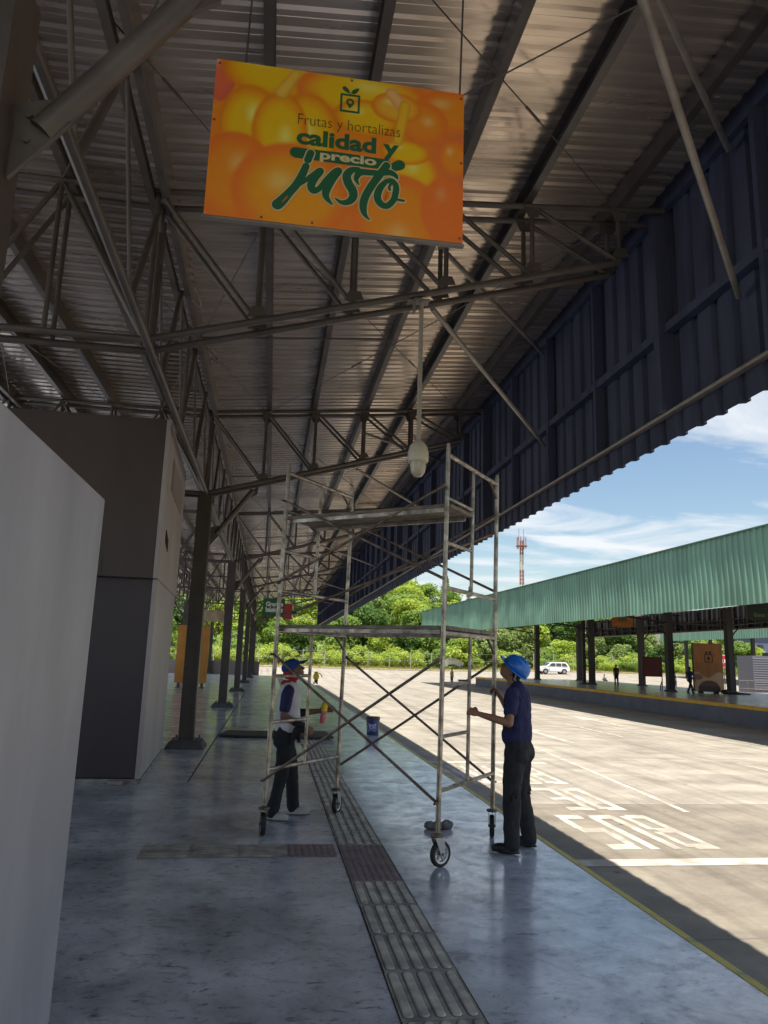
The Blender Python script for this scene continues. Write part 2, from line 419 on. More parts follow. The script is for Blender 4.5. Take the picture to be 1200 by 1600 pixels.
mc.inputs['To Min'].default_value = 0.3; mc.inputs['To Max'].default_value = 1.0
nd = t.nodes.new('ShaderNodeTexNoise'); nd.inputs['Scale'].default_value = 2.6; nd.inputs['Detail'].default_value = 13; nd.inputs['Roughness'].default_value = 0.78; nd.inputs['Distortion'].default_value = 0.5
t.links.new(g.outputs['Position'], nd.inputs['Vector']); t.links.new(nd.outputs['Fac'], mc.inputs[0]); t.links.new(mc.outputs[0], b.inputs['Coat Weight'])
# dark flakes and scrape marks
mps = t.nodes.new('ShaderNodeMapping'); mps.inputs['Scale'].default_value = (1.0, 2.6, 1); mps.inputs['Rotation'].default_value = (0, 0, R(25)); t.links.new(g.outputs['Position'], mps.inputs[0])
ne = t.nodes.new('ShaderNodeTexNoise'); ne.inputs['Scale'].default_value = 9.0; ne.inputs['Detail'].default_value = 9; ne.inputs['Roughness'].default_value = 0.7; ne.inputs['Distortion'].default_value = 0.8
t.links.new(mps.outputs[0], ne.inputs['Vector'])
re_ = t.nodes.new('ShaderNodeValToRGB'); re_.color_ramp.elements[0].position = 0.355; re_.color_ramp.elements[1].position = 0.43
re_.color_ramp.elements[0].color = (0.28, 0.28, 0.30, 1); re_.color_ramp.elements[1].color = (1, 1, 1, 1); t.links.new(ne.outputs['Fac'], re_.inputs[0])
mx5 = t.nodes.new('ShaderNodeMixRGB'); mx5.blend_type = 'MULTIPLY'; mx5.inputs[0].default_value = 1
t.links.new(mx.outputs[0], mx5.inputs[1]); t.links.new(re_.outputs[0], mx5.inputs[2]); t.links.new(mx5.outputs[0], b.inputs['Base Color'])
bp = t.nodes.new('ShaderNodeBump'); bp.inputs['Strength'].default_value = 0.07; bp.inputs['Distance'].default_value = 0.006
t.links.new(nc.outputs['Fac'], bp.inputs['Height']); t.links.new(bp.outputs[0], b.inputs['Normal'])
floorm = fm
kerbm = mat('platform_wall_paint', (0.13, 0.13, 0.155), 0.7, var=0.15, vscale=1.0)
jm = mat('joint_dark', (0.035, 0.035, 0.035), 0.9)

JY = [-4.4, 2.95, 10.32, 17.7, 25, 32.4, 39.8, 47.1, 54.5]
mb = MB(); yy = [-8] + [j for j in JY if j > -8] + [62]
gap = 0.014
for a, c in zip(yy, yy[1:]):
    for x0, x1 in (((-40, -5.2), (-5.2, 2.71)) if a < 10 else ((-40, -5.2), (-5.2, -0.95), (-0.95, 2.71))):
        mb.box(x0 + (gap if x0 > -39 else 0), x1 - (gap if x1 < 2.6 else 0), a + gap, c - gap, -0.02, 0.0)
o = mb.build('platform_floor', floorm); tag(o, kind='structure')
mb = MB(); mb.box(-40, 2.70, -8, 61.98, -1.2, -0.022); tag(mb.build('platform_base', kerbm), kind='structure')
mb = MB(); mb.box(2.652, 2.706, -8, 61.9, 0.0, 0.004); tag(mb.build('platform_edge_line', yell), kind='structure')
# the opposite platform
mb = MB(); mb.box(22.0, 35.5, -8, 78, -1.2, -0.02); tag(mb.build('island_platform_base', kerbm), kind='structure')
mb = MB(); mb.box(22.2, 35.5, -8, 78, -0.018, 0.0); tag(mb.build('island_platform_floor', floorm), kind='structure')
mb = MB(); mb.box(21.97, 22.32, -8, 78, -0.14, 0.012); tag(mb.build('island_yellow_edge', yel), kind='structure')

# tactile paving: bars and studs modelled
mb = MB(); mb.box(0.700, 1.110, -6, 56, 0.0, 0.003)
tag(mb.build('tactile_paving_bed', jm), kind='structure')
def rbar(mb, x0, x1, y0, y1, z0, z1, c=0.008):
    mb.add([(x0, y0, z0), (x1, y0, z0), (x1, y1, z0), (x0, y1, z0), (x0 + c, y0 + c, z1), (x1 - c, y0 + c, z1), (x1 - c, y1 - c, z1), (x0 + c, y1 - c, z1)],
           [(4, 5, 6, 7), (0, 1, 5, 4), (1, 2, 6, 5), (2, 3, 7, 6), (3, 0, 4, 7)])
def lozenge(mb, p, q, w, z0, z1, c=.007):
    """raised bar with rounded ends from p to q (2-D), width w"""
    p = Vector(p); q = Vector(q); d = (q - p).normalized(); n = Vector((-d.y, d.x)); r = w / 2; lo = []; hi = []
    for cen, sgn in ((q, 1), (p, -1)):
        for k in range(7):
            a = math.pi * (k / 6 - .5); v = (d * math.cos(a) * sgn + n * math.sin(a) * sgn)
            lo.append((*(cen + v * r), z0)); hi.append((*(cen + v * (r - c)), z1))
    m = len(lo); mb.add(lo + hi, [tuple(range(m, 2 * m))] + [(i, (i + 1) % m, m + (i + 1) % m, m + i) for i in range(m)])
mb = MB(); mr_ = MB(); bs = MB(); dl_ = MB(); y = -6.0; jr = random.Random(5)
while y < 55.4:
    jx = jr.uniform(-.003, .003)
    if 6.1 < y + 0.27 < 7.2:
        rbar(mr_, 0.710 + jx, 1.10 + jx, y + .007, y + .533, 0.003, 0.008, .002)
        for i in range(7):
            for k in range(10):
                rbar(mr_, .722 + i * .0535, .722 + i * .0535 + .036, y + .016 + k * .0515, y + .016 + k * .0515 + .036, 0.008, 0.015, .008)
    else:
        zt = .008 + jr.uniform(0, .0015)
        rbar(bs, 0.708 + jx, 1.102 + jx, y + .006, y + .534, 0.003, zt, .002)
        for i in range(5):
            xc = .748 + i * .0785 + jx
            lozenge(mb, (xc, y + .045), (xc, y + .495), .050, zt, zt + .007)
            lozenge(dl_, (xc - .0035, y + .043), (xc - .0035, y + .497), .060, zt - .002, zt + .0006, .0005)  # dark rim round each bar: dirt and painted contact shade together
    y += 0.54
x = -0.97
while x < 0.5:
    x1 = min(x + .41, .695)
    if x > 0.2:
        rbar(mr_, x + .004, x1 - .004, 6.602, 6.998, 0.003, 0.008, .002)
        for i in range(7):
            for k in range(7):
                rbar(mr_, x + .012 + i * .055, x + .012 + i * .055 + .036, 6.616 + k * .0535, 6.616 + k * .0535 + .036, 0.008, 0.015, .008)
    else:
        rbar(bs, x + .002, x + .408, 6.598, 7.002, 0.003, 0.007, .002)
        for i in range(5): lozenge(bs, (x + .045, 6.645 + i * .0785), (x + .365, 6.645 + i * .0785), .050, .007, .012)
    x += 0.41
tag(mb.build('tactile_paving', tactm), kind='structure')
tag(bs.build('tactile_paving_tiles', tactb), kind='structure')
tag(dl_.build('tactile_paving_dirt_shade', tactd), kind='structure')
tag(mr_.build('tactile_warning_paving', tactr), kind='structure')

# road markings
def font_mesh(txt, size, bold=0.0, space=1.0, ext=0.0):
    cu = bpy.data.curves.new('txt', 'FONT'); cu.body = txt; cu.size = size; cu.offset = bold; cu.space_character = space
    cu.extrude = ext; cu.resolution_u = 3
    o = bpy.data.objects.new('txt', cu); COL.objects.link(o)
    dg = bpy.context.evaluated_depsgraph_get(); dg.update()
    me = bpy.data.meshes.new_from_object(o.evaluated_get(dg))
    bpy.data.objects.remove(o); bpy.data.curves.remove(cu)
    return me
def text_obj(name, txt, m, M, width=None, height=None, bold=0.0, parent=None, ext=0.0, space=1.0):
    """flat text, its bounding box moved to the origin and scaled to width x height, then placed by matrix M"""
    me = font_mesh(txt, 1.0, bold, space, ext)
    xs_ = [v.co.x for v in me.vertices]; ys_ = [v.co.y for v in me.vertices]
    x0, x1, y0, y1 = min(xs_), max(xs_), min(ys_), max(ys_)
    sx = width / (x1 - x0) if width else 1; sy = height / (y1 - y0) if height else sx
    if not width: sx = sy
    me.transform(Matrix.Translation((-x0, -y0, 0))); me.transform(Matrix.Diagonal((sx, sy, 1, 1))); me.transform(M)
    me.materials.clear(); me.materials.append(m); me.name = name
    o = bpy.data.objects.new(name, me); COL.objects.link(o)
    if parent: o.parent = parent; o.matrix_parent_inverse = PINV[parent.name]
    return o
RZ = -0.896
GL = {'B': [(0, .28, 0, 1), (.28, .74, 0, .13), (.28, .74, .44, .57), (.28, .74, .87, 1), (.74, 1, .04, .47), (.74, .98, .54, .96)],
      'U': [(0, .29, .05, 1), (.71, 1, .05, 1), (.29, .71, 0, .14), (.06, .29, 0, .05), (.71, .94, 0, .05)],
      'S': [(.06, .96, .87, 1), (0, .29, .56, .87), (.04, .96, .43, .56), (.71, 1, .13, .43), (.04, .94, 0, .13)],
      'D': [(0, .28, 0, 1), (.28, .72, 0, .13), (.28, .72, .87, 1), (.72, 1, .06, .94)],
      'E': [(0, .29, 0, 1), (.29, 1, 0, .13), (.29, .9, .44, .56), (.29, 1, .87, 1)],
      'P': [(0, .28, 0, 1), (.28, .74, .42, .55), (.28, .74, .87, 1), (.74, 1, .46, .96)],
      'A': [(0, .28, 0, .95), (.72, 1, 0, .95), (.28, .72, .88, 1), (.08, .28, .95, 1), (.72, .92, .95, 1), (.28, .72, .34, .47)],
      'R': [(0, .28, 0, 1), (.28, .74, .44, .57), (.28, .74, .87, 1), (.74, 1, .54, .96), (.70, .99, 0, .44)]}
def road_text(txt, xr, w, y0, y1):
    """stencilled block letters, read from the far side: x runs to the left, y towards the camera"""
    mb = MB(); n = len(txt); cw = w / (n + (n - 1) * .22)
    for i, ch in enumerate(txt):
        for (a0, a1, b0, b1) in GL[ch]:
            xa = xr - (i * 1.22 + a0) * cw; xb = xr - (i * 1.22 + a1) * cw; ya = y1 - b0 * (y1 - y0); yb = y1 - b1 * (y1 - y0)
            mb.add([(xb, yb, RZ), (xa, yb, RZ), (xa, ya, RZ), (xb, ya, RZ)], [(0, 1, 2, 3)])
    tag(mb.build('road_lettering', whitep), kind='structure')
road_text('BUS', 6.62, 1.66, 10.45, 12.75)
road_text('DE', 6.55, 1.08, 13.15, 15.4)
road_text('PARADA', 6.6, 3.3, 15.9, 18.5)
mb = MB()
def strip(x0, x1, y0, y1, z=RZ):
    mb.add([(x0, y0, z), (x1, y0, z), (x1, y1, z), (x0, y1, z)], [(0, 1, 2, 3)])
strip(3.0, 21.9, 9.62, 9.95)
strip(3.4, 7.3, 19.0, 19.3)
mb.add([(7.55, 13.0, RZ), (7.67, 13.0, RZ), (8.45, 24, RZ), (8.33, 24, RZ)], [(0, 1, 2, 3)])
for k in range(4): strip(12.93, 13.03, 14 + k * 12, 19.5 + k * 12)
# direction arrow
mb.add([(10.0, 24, RZ), (10.2, 24, RZ), (10.2, 28, RZ), (10.0, 28, RZ)], [(0, 1, 2, 3)])
mb.add([(9.6, 28, RZ), (10.6, 28, RZ), (10.1, 31, RZ)], [(0, 1, 2)])
mb.add([(15.2, 31, RZ), (15.4, 31, RZ), (15.4, 34, RZ), (15.2, 34, RZ)], [(0, 1, 2, 3)])
mb.add([(14.8, 34, RZ), (15.8, 34, RZ), (15.3, 37, RZ)], [(0, 1, 2)])
tag(mb.build('road_marking', whitep), kind='structure')

# ------------------------------------------------------------------ corrugated sheets
def profile(L, pitch, depth, kind='trap'):
    """list of (s, h) along the length"""
    out = []; s = 0.0; k = 0
    while s < L:
        if kind == 'trap':
            for a, h in ((0, 0), (0.62, 0), (0.70, 1), (0.92, 1), (1.0, 0)):
                if a < 1.0: out.append((s + a * pitch, h * depth))
        elif kind == 'roof':
            for a, h in ((0, 0), (0.12, 1.0), (0.36, 1.0), (0.48, 0), (0.72, 0), (0.74, .18), (0.78, .18), (0.80, 0)):
                out.append((s + a * pitch, h * depth))
        s += pitch; k += 1
    return [p for p in out if p[0] <= L]
def sheet(name, m, parent, org, sdir, rdir, nrm, L, W, pitch, depth, kind='trap', wseg=1, wob=0.0, thick=0.0):
    """sdir: direction across the ribs (length L), rdir: direction the ribs run (length W)"""
    org = Vector(org); sdir = Vector(sdir); rdir = Vector(rdir); nrm = Vector(nrm)
    pr = profile(L, pitch, depth, kind); mb = MB(); n = len(pr)
    for k in range(wseg + 1):
        w = W * k / wseg
        for s, h in pr:
            q = org + sdir * s + rdir * w + nrm * (h + (wob * noise.noise(Vector((s * .9, w * .7, 3.3))) if wob else 0))
            mb.v.append(tuple(q))
    for k in range(wseg):
        for i in range(n - 1):
            mb.f.append((k * n + i, k * n + i + 1, (k + 1) * n + i + 1, (k + 1) * n + i))
    o = mb.build(name, m, parent)
    return o

# ------------------------------------------------------------------ near canopy
can = thing('station_canopy', (-3.2, 30, 0), 'dark steel platform canopy with corrugated roof and deep edge fascia above the scaffold', 'canopy')
XA, XB = -1.37, -5.03
ZB = 4.6
def ztop(x):
    a = abs(x + 3.2) - 1.83
    return 6.2 + 0.09 * max(0.0, a)
XR = 4.12; XL = -10.2
YC = [3.02, 13.95, 24.3, 34.75, 45.1, 55.5, 65.8]
# roof sheets, ribs across the canopy, three pieces (two rising wings and the flat middle)
def ln(a, b): d = Vector(b) - Vector(a); return d.normalized(), d.length
for (xa, xb) in ((XA, XR + 0.12), (XB, XA), (XL, XB)):
    za, zb = ztop(xa) + .265, ztop(xb) + .265
    d, W = ln((xa, 0, za), (xb, 0, zb))
    n = Vector((-d.z, 0, d.x))
    sheet('roof_sheet', roofm, can, (xa, -4.2, za), (0, 1, 0), d, n, 71.2, W, 0.20, 0.024, 'roof', wseg=max(2, int(W / .8)), wob=0.006)
# purlins (C channels) running along the canopy
px = [3.54, 2.55, 1.6, 0.64, -0.32, -1.27, -2.3, -3.2, -4.1, -5.1, -6.1, -7.1, -8.1, -9.1, -10.0]
for i, x in enumerate(px):
    z = ztop(x) + .03; mb = MB()
    sg = 1 if i % 2 == 0 else -1
    a_, b_ = (x, x + .08) if sg > 0 else (x - .08, x)
    mb.box(x - .003, x + .003, -4, 66.9, z + .006, z + .224)
    mb.box(a_, b_, -4, 66.9, z, z + .006)
    mb.box(a_, b_, -4, 66.9, z + .224, z + .23)
    mb.box(x + sg * .074 - .003, x + sg * .074 + .003, -4, 66.9, z + .006, z + .026)
    mb.build('purlin', purm, can)
# columns
def column(x, y, parent, top, w=.25, d=.28, m=colm, knee=True):
    mb = MB(); mb.box(x - w / 2, x + w / 2, y - d / 2, y + d / 2, 0.14, top)
    mb.box(x - w / 2 - .004, x - w / 2 + .05, y - d / 2 - .012, y - d / 2, 0.14, top); mb.box(x + w / 2 - .05, x + w / 2 + .004, y - d / 2 - .012, y - d / 2, 0.14, top)
    c = mb.build('column', m, parent)
    mb = MB(); mb.add([(x - .34, y - .36, 0.0), (x + .34, y - .36, 0.0), (x + .34, y + .36, 0.0), (x - .34, y + .36, 0.0), (x - .27, y - .29, .12), (x + .27, y - .29, .12), (x + .27, y + .29, .12), (x - .27, y + .29, .12)],
                      [(4, 5, 6, 7), (0, 1, 5, 4), (1, 2, 6, 5), (2, 3, 7, 6), (3, 0, 4, 7)])
    mb.build('column_plinth', pedm, c)
    mb = MB(); mb.box(x - .24, x + .24, y - .26, y + .26, .122, .142)
    for sx in (-1, 1):
        for sy in (-1, 1): mb.tube((x + sx * .20, y + sy * .22, .142), (x + sx * .20, y + sy * .22, .19), .016, n=6)
    mb.build('base_plate', steel, c)
    return c
pedm = mat('column_plinth_concrete', (0.075, 0.075, 0.08), 0.8, var=0.3, vscale=6)
for y in YC:
    for x in (XA, XB):
        c = column(x, y, can, ZB - .02)
# knee braces at the columns
for y in YC:
    for x, s in ((XA, 1), (XB, -1)):
        for dy in (0,):
            mb = MB(); r = .055 if y > 4 else .058
            mb.tube((x + s * .25, y + dy, 3.86), (x + s * .88, y + dy, 4.74), r, n=14)
            mb.build('knee_brace', steel, can, smooth=True)
        mb = MB(); mb.plate([(x + s * .14, 3.62), (x + s * .14, 3.98), (x + s * .27, 4.02), (x + s * .37, 3.92)], y - .012, y + .012)
        for k in (3.80, 3.92): mb.tube((x + s * .20, y - .03, k), (x + s * .20, y + .03, k), .014, n=6)
        mb.build('gusset_plate', steel, can); mb = MB()
        mb.plate([(x + s * .74, 4.52), (x + s * .84, 4.72), (x + s * .98, 4.84), (x + s * .96, 4.66)], y - .012, y + .012)
        mb.build('gusset_plate', steel, can)
# cross trusses (pairs of planes), chords + verticals + diagonals
def zbot(x):
    a = abs(x + 3.2) - 1.83
    return ZB + 0.285 * max(0.0, a)
def cross_truss(y, parent, near):
    wing = [XA, -0.32, 0.64, 1.6, 2.55, 3.55]
    mid = [XB, -4.1, -3.2, -2.3, XA]
    off = 0.14
    chord = MB()
    vert = []; diag = []
    for dy in (-off, off):
        yy_ = y + dy
        for sgn in (1, -1):
            X = lambda x: x if sgn == 1 else -6.4 - x
            end = wing[-1]
            chord.tube((X(XA), yy_, ZB), (X(end), yy_, zbot(end)), .036, n=10)
            chord.tube((X(XA), yy_, ztop(XA)), (X(end + .55), yy_, ztop(end + .55)), .032, n=10)
            for i, x in enumerate(wing):
                if x == XA and sgn == -1: pass
                vert.append(((X(x), yy_, zbot(x)), (X(x), yy_, ztop(x))))
            for a, c in zip(wing, wing[1:]):
                diag.append(((X(a), yy_, ztop(a)), (X(c), yy_, zbot(c))))
        chord.tube((XB, yy_, ZB), (XA, yy_, ZB), .036, n=10)
        chord.tube((XB, yy_, ztop(XB)), (XA, yy_, ztop(XA)), .032, n=10)
        for i, x in enumerate(mid[1:-1]): vert.append(((x, yy_, ZB), (x, yy_, 6.2)))
        for k, (a, c) in enumerate(zip(mid, mid[1:])):
            if k % 2: diag.append(((a, yy_, 6.2), (c, yy_, ZB)))
            else: diag.append(((a, yy_, ZB), (c, yy_, 6.2)))
    tr = chord.build('cross_truss', steel, parent, smooth=True)
    for p, q in vert:
        mb = MB(); mb.tube(p, q, .026, n=8); mb.build('vertical', steel, tr, smooth=True)
        if near and p[0] > XA + .1:
            for (gx_, gy_, gz_, sg_) in ((p[0], p[1], p[2], 1), (q[0], q[1], q[2], -1)):
                mb = MB(); mb.plate([(gx_ - .10, gz_ + sg_ * .03), (gx_ + .10, gz_ + sg_ * .06), (gx_ + .06, gz_ + sg_ * .15), (gx_ - .05, gz_ + sg_ * .15)], gy_ - .031, gy_ - .027); mb.build('node_plate', steel, tr)
    for p, q in diag:
        mb = MB(); mb.tube(p, q, .026, n=8); mb.build('diagonal', steel, tr, smooth=True)
    return tr
TY = [7.04] + YC[1:]
cross_truss(YC[0] - .32, can, True)
for y in TY: cross_truss(y, can, y < 20)
# longitudinal trusses over both column lines
for x in (XA, XB):
    ch = MB()
    ch.tube((x + .02, -4, ZB), (x + .02, 66.6, ZB), .042, n=14)
    for dx_ in (-.075, .075):
        ch.box(x + dx_ - .035, x + dx_ - .029, -4, 66.6, 6.12, 6.215); ch.box(x + dx_ + .029, x + dx_ + .035, -4, 66.6, 6.12, 6.215); ch.box(x + dx_ - .035, x + dx_ + .035, -4, 66.6, 6.114, 6.12)
    lt_ = ch.build('longitudinal_truss', steel, can)
    k = -5; va = MB()
    while 5.2 + k * 1.84 < 65:
        yt = 5.2 + k * 1.84; p0 = (x, yt - .92, ZB + .02); p1 = (x, yt, 6.13); p2 = (x, yt + .92, ZB + .02)
        if yt < 26:
            mb = MB(); mb.tube(p0, p1, .034, n=10); mb.build('diagonal', steel, lt_, smooth=True)
            mb = MB(); mb.tube(p1, p2, .019, n=8); mb.build('diagonal', steel, lt_, smooth=True)
        else: va.tube(p0, p1, .034, n=6); va.tube(p1, p2, .019, n=6)
        k += 1
    va.build('web_members', steel, lt_)
    for yv in [7.04, 9.6] + YC[1:4]:
        mb = MB(); mb.tube((x, yv + .3, ZB), (x, yv + .3, 6.13), .022, n=8); mb.build('vertical', steel, lt_, smooth=True)
# fascia: corrugated sheet with rails and studs inside
fs_ = sheet('fascia_sheet', fasm, can, (4.20, -4.2, 4.085), (0, 1, 0), (0, 0, 1), (1, 0, 0), 71.2, 2.97, 0.35, 0.055)
mb = MB(); mb.box(4.12, 4.194, -4.2, 67, 4.345, 4.352); mb.tube((4.10, -4.2, 4.35), (4.10, 67, 4.35), .017, n=8); mb.build('bottom_rail', steel2, fs_)
mb = MB(); mb.box(4.09, 4.195, -4.2, 67, 5.26, 5.36); mb.build('girt', fasm, fs_)
mb = MB(); mb.box(4.12, 4.198, -4.2, 67, 6.74, 7.0); mb.build('top_rail', fasm, fs_)
mb = MB(); yq = -4.2
while yq < 66.6:
    mb.box(4.199, 4.254, yq + .62 * .35, yq + .98 * .35, 6.9, 6.95); yq += .35
cl = mb.build('closure_strip', fasm, fs_); cl['kind'] = 'stuff'
mb = MB(); mb.box(3.8, 4.24, -4.2, 67, 7.062, 7.07); mb.build('ridge_flashing', fasm, fs_)
y = -3.2
while y < 66.8:
    big = any(abs(y - t_) < .8 for t_ in TY)
    mb = MB(); w = .06 if not big else .12
    mb.box(4.07 if not big else 4.02, 4.195, y - w / 2, y + w / 2, 4.36, 6.735); mb.build('stud', fasm, fs_); y += 1.706
# fascia braces coming down from the trusses
for y in [3.05] + [t_ for t_ in TY]:
    dl = 2.68 if y < 4 else 3.66
    for (p, q) in (((1.62 if y < 4 else 1.49, y - (.1 if y < 4 else 0), 5.30), (4.12, y + dl, 5.05)), ((1.58, y + .1, 6.10), (4.12, y + dl, 6.60))):
        mb = MB(); mb.tube(p, q, .028, n=10); mb.build('fascia_brace', steel2, can, smooth=True)
# wind bracing rods under the purlins
def rod(p, q, r=.007, name='bracing_rod'):
    mb = MB(); mb.tube(p, q, r, n=6)
    p = Vector(p); q = Vector(q); d = (q - p).normalized(); c = p + (q - p) * .62
    mb.tube(c - d * .12, c + d * .12, r * 2.1, n=6)
    mb.build(name, steel, can)
ys_ = [-3.5, 3.1, 7.04] + YC[1:]
for a, c in zip(ys_, ys_[1:]):
    for (xa, xb) in ((-.32, 3.5), (-2.3, -.32), (-5.0, -3.2), (-8.1, -5.1)):
        if c - a < 5 and xa < -3: continue
        rod((xa, a + .2, ztop(xa) - .03), (xb, c - .2, ztop(xb) - .03)); rod((xb, a + .2, ztop(xb) - .06), (xa, c - .2, ztop(xa) - .06))
# cross ties between purlins (thin pipes)
for y in (10.4, 19.1, 29.5, 40):
    mb = MB(); mb.tube((-1.27, y, ztop(-1.27) + .0), (1.6, y, ztop(1.6) + .0), .014, n=8); mb.build('conduit', steel, can, smooth=True)
cab = mat('cable_grey', (0.22, 0.20, 0.18), 0.6)
for (x, y) in ((-1.2, 8.6), (-1.15, 15.2), (-1.1, 10.5)):
    mb = MB(); pts = [(x + .02 * math.cos(a * .9) + .12 * math.sin(a * .6), y + a * .06, 6.08 - .16 * math.sin(min(3.1, a * .55))) for a in range(7)]
    mb.path(pts, .012, 6); mb.build('loose_cable', cab, can)

# hanging pole with the camera dome
t = thing('dome_camera', (1.34, 6.9, 3.43), 'cream dome camera hanging on a long pole from the truss above the scaffold', 'security camera')
mb = MB(); mb.tube((1.345, 6.9, 3.74), (1.345, 6.9, 5.32), .024, n=14); mb.build('pole', mat('pole_cream', (0.42, 0.38, 0.32), 0.45), t, smooth=True)
mb = MB(); mb.box(1.27, 1.42, 6.84, 6.96, 5.28, 5.30); mb.box(1.26, 1.28, 6.86, 6.94, 5.16, 5.30); mb.build('clamp', steel2, t)
mb = MB(); mb.lathe((1.345, 6.9, 0), [(.02, 3.80), (.05, 3.775), (.088, 3.73), (.104, 3.66), (.104, 3.585), (.098, 3.57), (.02, 3.57)], 24); mb.build('housing', pale, t, smooth=True)
mb = MB(); mb.lathe((1.345, 6.9, 0), [(.03, 3.60), (.078, 3.585), (.082, 3.53), (.068, 3.46), (.04, 3.425), (.01, 3.418)], 24); mb.build('dome', mat('dome_cover', (0.55, 0.50, 0.38), 0.2, coat=.5), t, smooth=True)
# terminal box on the near column and a small grey floodlight
t = thing('junction_box', (-1.34, 2.80, 3.0), 'small rounded grey box fixed on the nearest column at the left picture edge', 'electric box')
mb = MB(); mb.box(-1.30, -1.14, 2.72, 2.84, 2.86, 3.05); mb.build('box_body', mat('box_grey', (.20, .19, .185), .6), t, bevel=.02)
mb = MB(); mb.tube((-1.2, 2.78, 2.86), (-1.2, 2.78, 2.82), .03, n=10); mb.build('cable_gland', steel, t, smooth=True)

# ------------------------------------------------------------------ walls at the left
t = thing('painted_wall', (-0.88, 2.0, 0), 'pale grey painted wall block filling the left edge in front of the dark kiosk', 'wall')
mb = MB(); mb.box(-6.0, -0.88, -5.0, 3.86, 0.0, 2.41); mb.build('wall_body', wallm, t, bevel=.01)
t = thing('kiosk', (-3.0, 12.0, 0), 'tall dark grey kiosk with an overhanging upper box, standing between pale wall and columns', 'kiosk')
def quad_prism(pts, z0, z1):
    mb = MB(); mb.add([(x, y, z0) for x, y in pts] + [(x, y, z1) for x, y in pts], [(3, 2, 1, 0), (4, 5, 6, 7), (0, 1, 5, 4), (1, 2, 6, 5), (2, 3, 7, 6), (3, 0, 4, 7)]); return mb
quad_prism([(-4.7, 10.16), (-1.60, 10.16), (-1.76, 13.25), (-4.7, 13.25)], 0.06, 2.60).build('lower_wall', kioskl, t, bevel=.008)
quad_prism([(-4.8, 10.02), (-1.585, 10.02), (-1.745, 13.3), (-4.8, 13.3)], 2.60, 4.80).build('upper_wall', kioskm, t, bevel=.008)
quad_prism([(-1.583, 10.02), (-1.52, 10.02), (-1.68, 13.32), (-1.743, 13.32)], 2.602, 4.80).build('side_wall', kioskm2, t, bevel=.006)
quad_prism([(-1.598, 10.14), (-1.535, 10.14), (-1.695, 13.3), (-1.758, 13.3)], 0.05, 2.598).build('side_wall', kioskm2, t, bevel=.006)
f = quad_prism([(-1.56, 10.75), (-1.54, 10.75), (-1.63, 12.6), (-1.66, 12.6)], 3.95, 4.42).build('ventilation_grille', steel2, t)
mb = MB()
for k in range(11): mb.beam((-1.538, 10.8, 3.985 + k * .04), (-1.623, 12.55, 3.985 + k * .04), .012, .018)
mb.build('slat', kioskm2, f)
mb = MB()
for k in range(5): mb.beam((-1.545 - .0045 * k, 10.57 + k * .09, 3.16 - .02 * k), (-1.545 - .0045 * k, 10.57 + k * .09, 3.34 - .02 * k), .02, .03)
mb.build('small_vent', blackm, t)
skm = mat('skirting_dust', (0.30, 0.28, 0.25), 0.9, var=.3, vscale=8)
mb = MB(); mb.box(-4.7, -1.56, 10.10, 10.158, 0.0, 0.055); mb.beam((-1.56, 10.12, .024), (-1.72, 13.3, .024), .08, .048); mb.build('skirting', skm, t)
mb = MB(); mb.box(-1.9, -1.72, 9.98, 10.09, 0, 0.05); tag(mb.build('rubble_piece', skm, bevel=.01, loc=(-1.8, 10.03, 0)), 'small loose lump of mortar at the foot of the kiosk front', 'rubble')
mb = MB(); mb.box(-4.2, -2.25, 10.012, 10.019, 2.63, 2.84); mb.build('cover_panel', kioskm, t)

